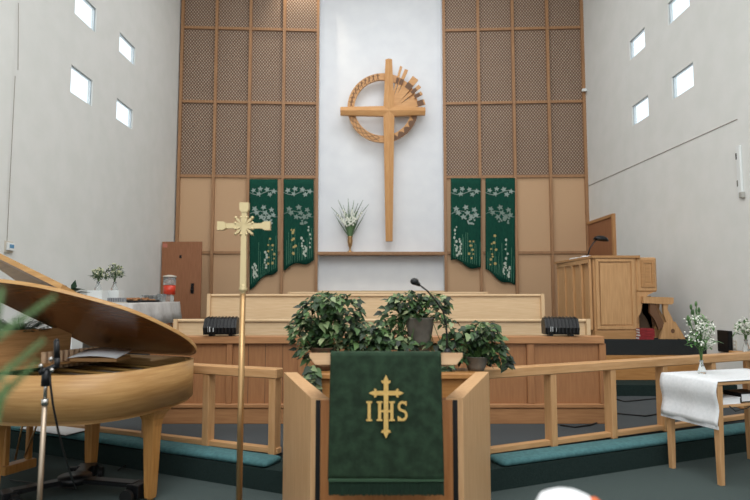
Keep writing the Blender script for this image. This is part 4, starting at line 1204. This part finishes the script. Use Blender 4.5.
def tray(name, label, x, y, r, seed):
    rr = random.Random(seed)
    t = thing(name, (x, y, TZ + .004), label, 'tray')
    MB().lathe([(.001,0),(r*.8,0),(r,.03),(r*.97,.03),(r*.78,.006),(.001,.006)], n=28).build('tray_dish', BLACK, t)
    for k in range(16):
        a = rr.uniform(0, 2*PI); q = r*.7*math.sqrt(rr.random())
        p = Vector((x + q*math.cos(a), y + q*math.sin(a), TZ + .012))
        s_ = tag(MB().ball((0, 0, .022 + .02*(k % 2)), .035, (1.1, 1, .6), 8).build('pastry', PASTRY), label.replace('black', 'small baked pastry piled on the black'), 'pastry', 'pastries on the ' + name.replace('_', ' ') + (' nearer the piano' if seed == 1 else ' nearer the door'))
        s_.location = p
tray('serving_tray', 'black round tray nearer the piano lid', -3.72, 8.75, .22, 1)
tray('serving_tray', 'black round tray nearer the brown door', -3.74, 9.45, .27, 2)
c = Vector((-3.56, 10.12, TZ + .004))
t = thing('drink_dispenser', c, 'clear drink dispenser filled with red punch on the refreshment table', 'dispenser')
MB().lathe([(.001,0),(.08,0),(.08,.1),(.05,.11),(.05,.12),(.001,.12)]).build('stand', GLASS, t)
MB().lathe([(.001,.122),(.098,.122),(.102,.28),(.001,.285)]).build('punch', JUICE, t)
MB().lathe([(.104,.285),(.106,.30),(.106,.42),(.102,.42),(.102,.30),(.100,.285)]).build('glass_jar', GLASS, t)
MB().lathe([(.001,.42),(.115,.42),(.115,.44),(.03,.46),(.001,.46)]).build('lid', BEIGE, t)
t = thing('glass_bowl', (-3.78, 9.9, TZ + .004), 'wide clear glass bowl beside the drink dispenser', 'bowl')
MB().lathe([(.001,0),(.08,0),(.16,.10),(.17,.11),(.16,.11),(.08,.015),(.001,.01)]).build('bowl_body', GLASS, t)
for k in range(3):
    cpp = (-3.56, 9.72 + .0*k, TZ + .004 + k*.0)
    t = thing('plastic_cup', (-3.53 + .0*k, 9.62 + k*.1 - .05, TZ + .004), ['clear plastic cup nearest the tray', 'middle clear plastic cup of three before the dispenser', 'clear plastic cup closest to the dispenser'][k] + ' on the refreshment table', 'cup', 0, 'clear cups by the punch')
    MB().lathe([(.001,0),(.03,0),(.042,.13),(.039,.13),(.028,.006),(.001,.005)], n=16).build('cup_body', GLASS, t)
# boxes with vases at the table near end
bx = AY(98, 292, 8.6); bx2 = AY(114, 292, 8.9)
for i, (px, Yv, lab, bl) in enumerate(((98, 8.55, 'small glass vase nearer the piano lid against the left wall', 'small bunch of greenery and white buds, left of the pair by the left wall'), (114.5, 8.8, 'small glass vase nearer the door of the pair against the left wall', 'taller bunch of greenery with cream flowers, right of the pair by the left wall'))):
    p = AY(px, 290.5, Yv); 
    st = thing('white_box', (p.x, Yv, TZ + .004), ['plain white box under the left hand glass vase', 'plain white box under the right hand glass vase'][i], 'box')
    MB().bev(-.11, .11, -.1, .1, 0, p.z - TZ - .004, .004).build('carton', WHITEP, st)
    bouquet(lab, bl, (p.x, Yv, p.z), .13, .10 + .03*i, .20 + .06*i, 31 + i, GLASS, FLOWERY, 110, .05, LEAFM)
t = thing('card_holder', (-3.72, 8.42, TZ + .004), 'low grey slatted napkin holder on the refreshment table', 'holder', 0)
mb = MB()
for k in range(8): mb.box(-.12 + k*.033, -.10 + k*.033, -.03, .03, .01, .07)
mb.build('dividers', mat('grey_slats', '#8d8f93', .5), t); MB().box(-.13, .14, -.04, .04, 0, .01).build('base_plate', BEIGE, t)
# plant behind the piano lid on its own stand
p = AY(68, 300, 7.4)
t = thing('tall_plant_stand', (p.x, 7.4, .2), 'white pedestal behind the raised piano lid', 'stand')
MB().bev(-.14, .14, -.14, .14, 0, p.z - .35, .006).build('pedestal', WHITEP, t)
pz = p.z - .10
t = thing('leafy_plant', (p.x, 7.4, pz), 'broad leaved green plant peeking over the raised piano lid', 'plant')
MB().lathe([(.001,0),(.08,0),(.10,.14),(.09,.14),(.001,.12)]).build('pot', TERRA, t)
mb = MB()
for k in range(16):
    a = k * 2.4; L = .16 + .1*R.random(); mb.leaf((math.cos(a)*.04, math.sin(a)*.04, .12 + .1*R.random()), (math.cos(a), math.sin(a)*.5, R.uniform(.2, .7)), L, L*.5, .3)
mb.leaf((.06, -.02, .22), (.25, 0, 1), .14, .08, 0, (0, 1, 0)); mb.leaf((-.02, -.02, .2), (-.5, 0, .7), .12, .07, 0, (0, 1, 0))
mb.build('leaves', LEAFD, t)
bpy.data.objects['tall_plant_stand'].location.z = .2
for ch in [x for x in bpy.data.objects if x.parent and x.parent.name == 'tall_plant_stand']: pass
bpy.data.objects.remove(bpy.data.objects['pedestal'], do_unlink=True)
MB().bev(-.14, .14, -.14, .14, 0, pz - .2, .006).build('pedestal', WHITEP, bpy.data.objects['tall_plant_stand'])

# ============================================================ FOREGROUND PEW WITH GREENERY AND BUNDLE
t = thing('front_pew', (-.1, 1.35, 0), 'oak pew back just below the bottom edge of the photo', 'pew'); o = (-.1, 1.35, 0)
MB().bev(-1.5, 1.3, 1.34, 1.38, .15, .80, .006).build('back_panel', OAKX, t, o); MB().bev(-1.5, 1.3, 1.30, 1.44, .78, .83, .01).build('cap_rail', OAKX, t, o)
for x in (-1.5, 1.25): MB().bev(x, x + .05, 1.1, 1.46, 0, .83, .006).build('end_panel', OAKZ, t, o)
MB().bev(-1.45, 1.25, .92, 1.32, .40, .43, .006).build('seat', OAKX, t, o)
c = AY(566, 505, 1.37)
t = thing('white_bonnet', (c.x, 1.37, .83), 'blurred white rounded bonnet with an orange edge at the bottom of the photo', 'hat')
rz_ = AY(566, 491, 1.37).z - .83
MB().lathe([(.066,0),(.072,rz_*.5),(.069,rz_*.85),(.058,rz_*.94),(.036,rz_*.985),(.001,rz_)], n=28).build('crown', WHITECLOTH, t)
MB().bev(.045, .070, -.045, .0, rz_*.84, rz_*.95, .004).build('orange_edge', ORANGE, t)
vx = AY(-60, 420, .95).x
t = thing('flower_pedestal', (vx, .95, 0), 'slim oak pedestal just outside the left edge of the photo', 'pedestal')
MB().bev(-.1, .1, -.1, .1, 0, .04, .005).build('foot', OAKX, t); MB().bev(-.03, .03, -.03, .03, .04, 1.10, .004).build('post', OAKZ, t); MB().bev(-.09, .09, -.09, .09, 1.10, 1.14, .005).build('top', OAKX, t)
t = thing('fern_vase', (vx, .95, 1.14), 'white vase on the slim pedestal outside the left edge of the photo', 'vase')
MB().lathe([(.001,0),(.045,0),(.06,.08),(.035,.2),(.045,.24),(.035,.24),(.028,.2),(.001,.1)]).build('vase_body', WHITEP, t)
vp = Vector((vx, .95, 1.36))
t = thing('fern_fronds', vp, 'out of focus fresh green fronds reaching in from the left edge of the photo', 'foliage')
for k, (ex, ey, wy) in enumerate(((53, 297, .78), (42, 341, .80), (36, 362, .84), (2, 290, .8), (6, 385, .82))):
    e = AY(ex, ey, wy); mb = MB(); m = AY(-8, ey + 42, wy + .02)
    mb.tube([vp, m, e], [.002, .0015, .001], 5)
    for q in range(16):
        f = .42 + .58*q/15; pnt = vp.lerp(m, min(1, f*2)) if f < .5 else m.lerp(e, f*2 - 1)
        dr = (e - m).normalized(); up = Vector((-dr.z, 0, dr.x))
        LL = .016 * (1.25 - .75*f)
        for s_ in (-1, 1): mb.leaf(pnt, dr*1.0 + up*s_*.9, LL, LL*.42, .1, (0, 1, 0))
    mb.build('frond', LEAFF, t, vp)

# ============================================================ LIGHT
w = bpy.data.worlds.new('world'); SC.world = w; w.use_nodes = True
bg = w.node_tree.nodes['Background']; bg.inputs[0].default_value = (.94, .98, 1.0, 1); bg.inputs[1].default_value = 1.55
def area(name, loc, rot, sx, sy, power, col=(1, 1, 1)):
    l = bpy.data.lights.new(name, 'AREA'); l.shape = 'RECTANGLE'; l.size = sx; l.size_y = sy; l.energy = power; l.color = col
    o = bpy.data.objects.new(name, l); COL.objects.link(o); o.location = loc; o.rotation_euler = rot; return o
area('nave_fill_light', (0, 3.5, 7.9), (0, 0, 0), 5, 4, 300, (.98, .99, 1))  # soft fill added above the nave, out of view, no fixture modelled
area('chancel_fill_light', (0.1, 9.6, 8.6), (R_(14), 0, 0), 5, 2.5, 175, (.97, .98, 1))  # unseen fill added to brighten the chancel and back wall
area('nave_fill_light_rear', (0, -1, 7.6), (R_(35), 0, 0), 6, 3, 300, (.99, .99, 1))  # extra fill added behind the camera, tilted towards the chancel
def spot(loc, tgt, power, ang, col=(1, .85, .65)):
    l = bpy.data.lights.new('downlight', 'SPOT'); l.energy = power; l.spot_size = R_(ang); l.spot_blend = .8; l.shadow_soft_size = .06; l.color = col
    o = bpy.data.objects.new('downlight', l); COL.objects.link(o); o.location = loc
    o.rotation_euler = (Vector(tgt) - Vector(loc)).to_track_quat('-Z', 'Y').to_euler()
spot((-1.7, 12.55, 9.3), (-1.72, 12.95, 8.0), 170, 75)

# ============================================================ CAMERA
cd = bpy.data.cameras.new('camera'); cam = bpy.data.objects.new('camera', cd); COL.objects.link(cam)
cd.sensor_width = 36; cd.lens = F / 750 * 36; cd.clip_start = .05
cam.location = (0, 0, CAMZ); cam.rotation_euler = (PI/2 + PITCH, 0, 0)
cd.dof.use_dof = True; cd.dof.focus_distance = 6.0; cd.dof.aperture_fstop = 2.0
SC.camera = cam
SC.view_settings.view_transform = 'Standard'; SC.view_settings.look = 'None'
SC.view_settings.exposure = -0.13; SC.view_settings.gamma = 1.0; SC.view_settings.use_curve_mapping = False
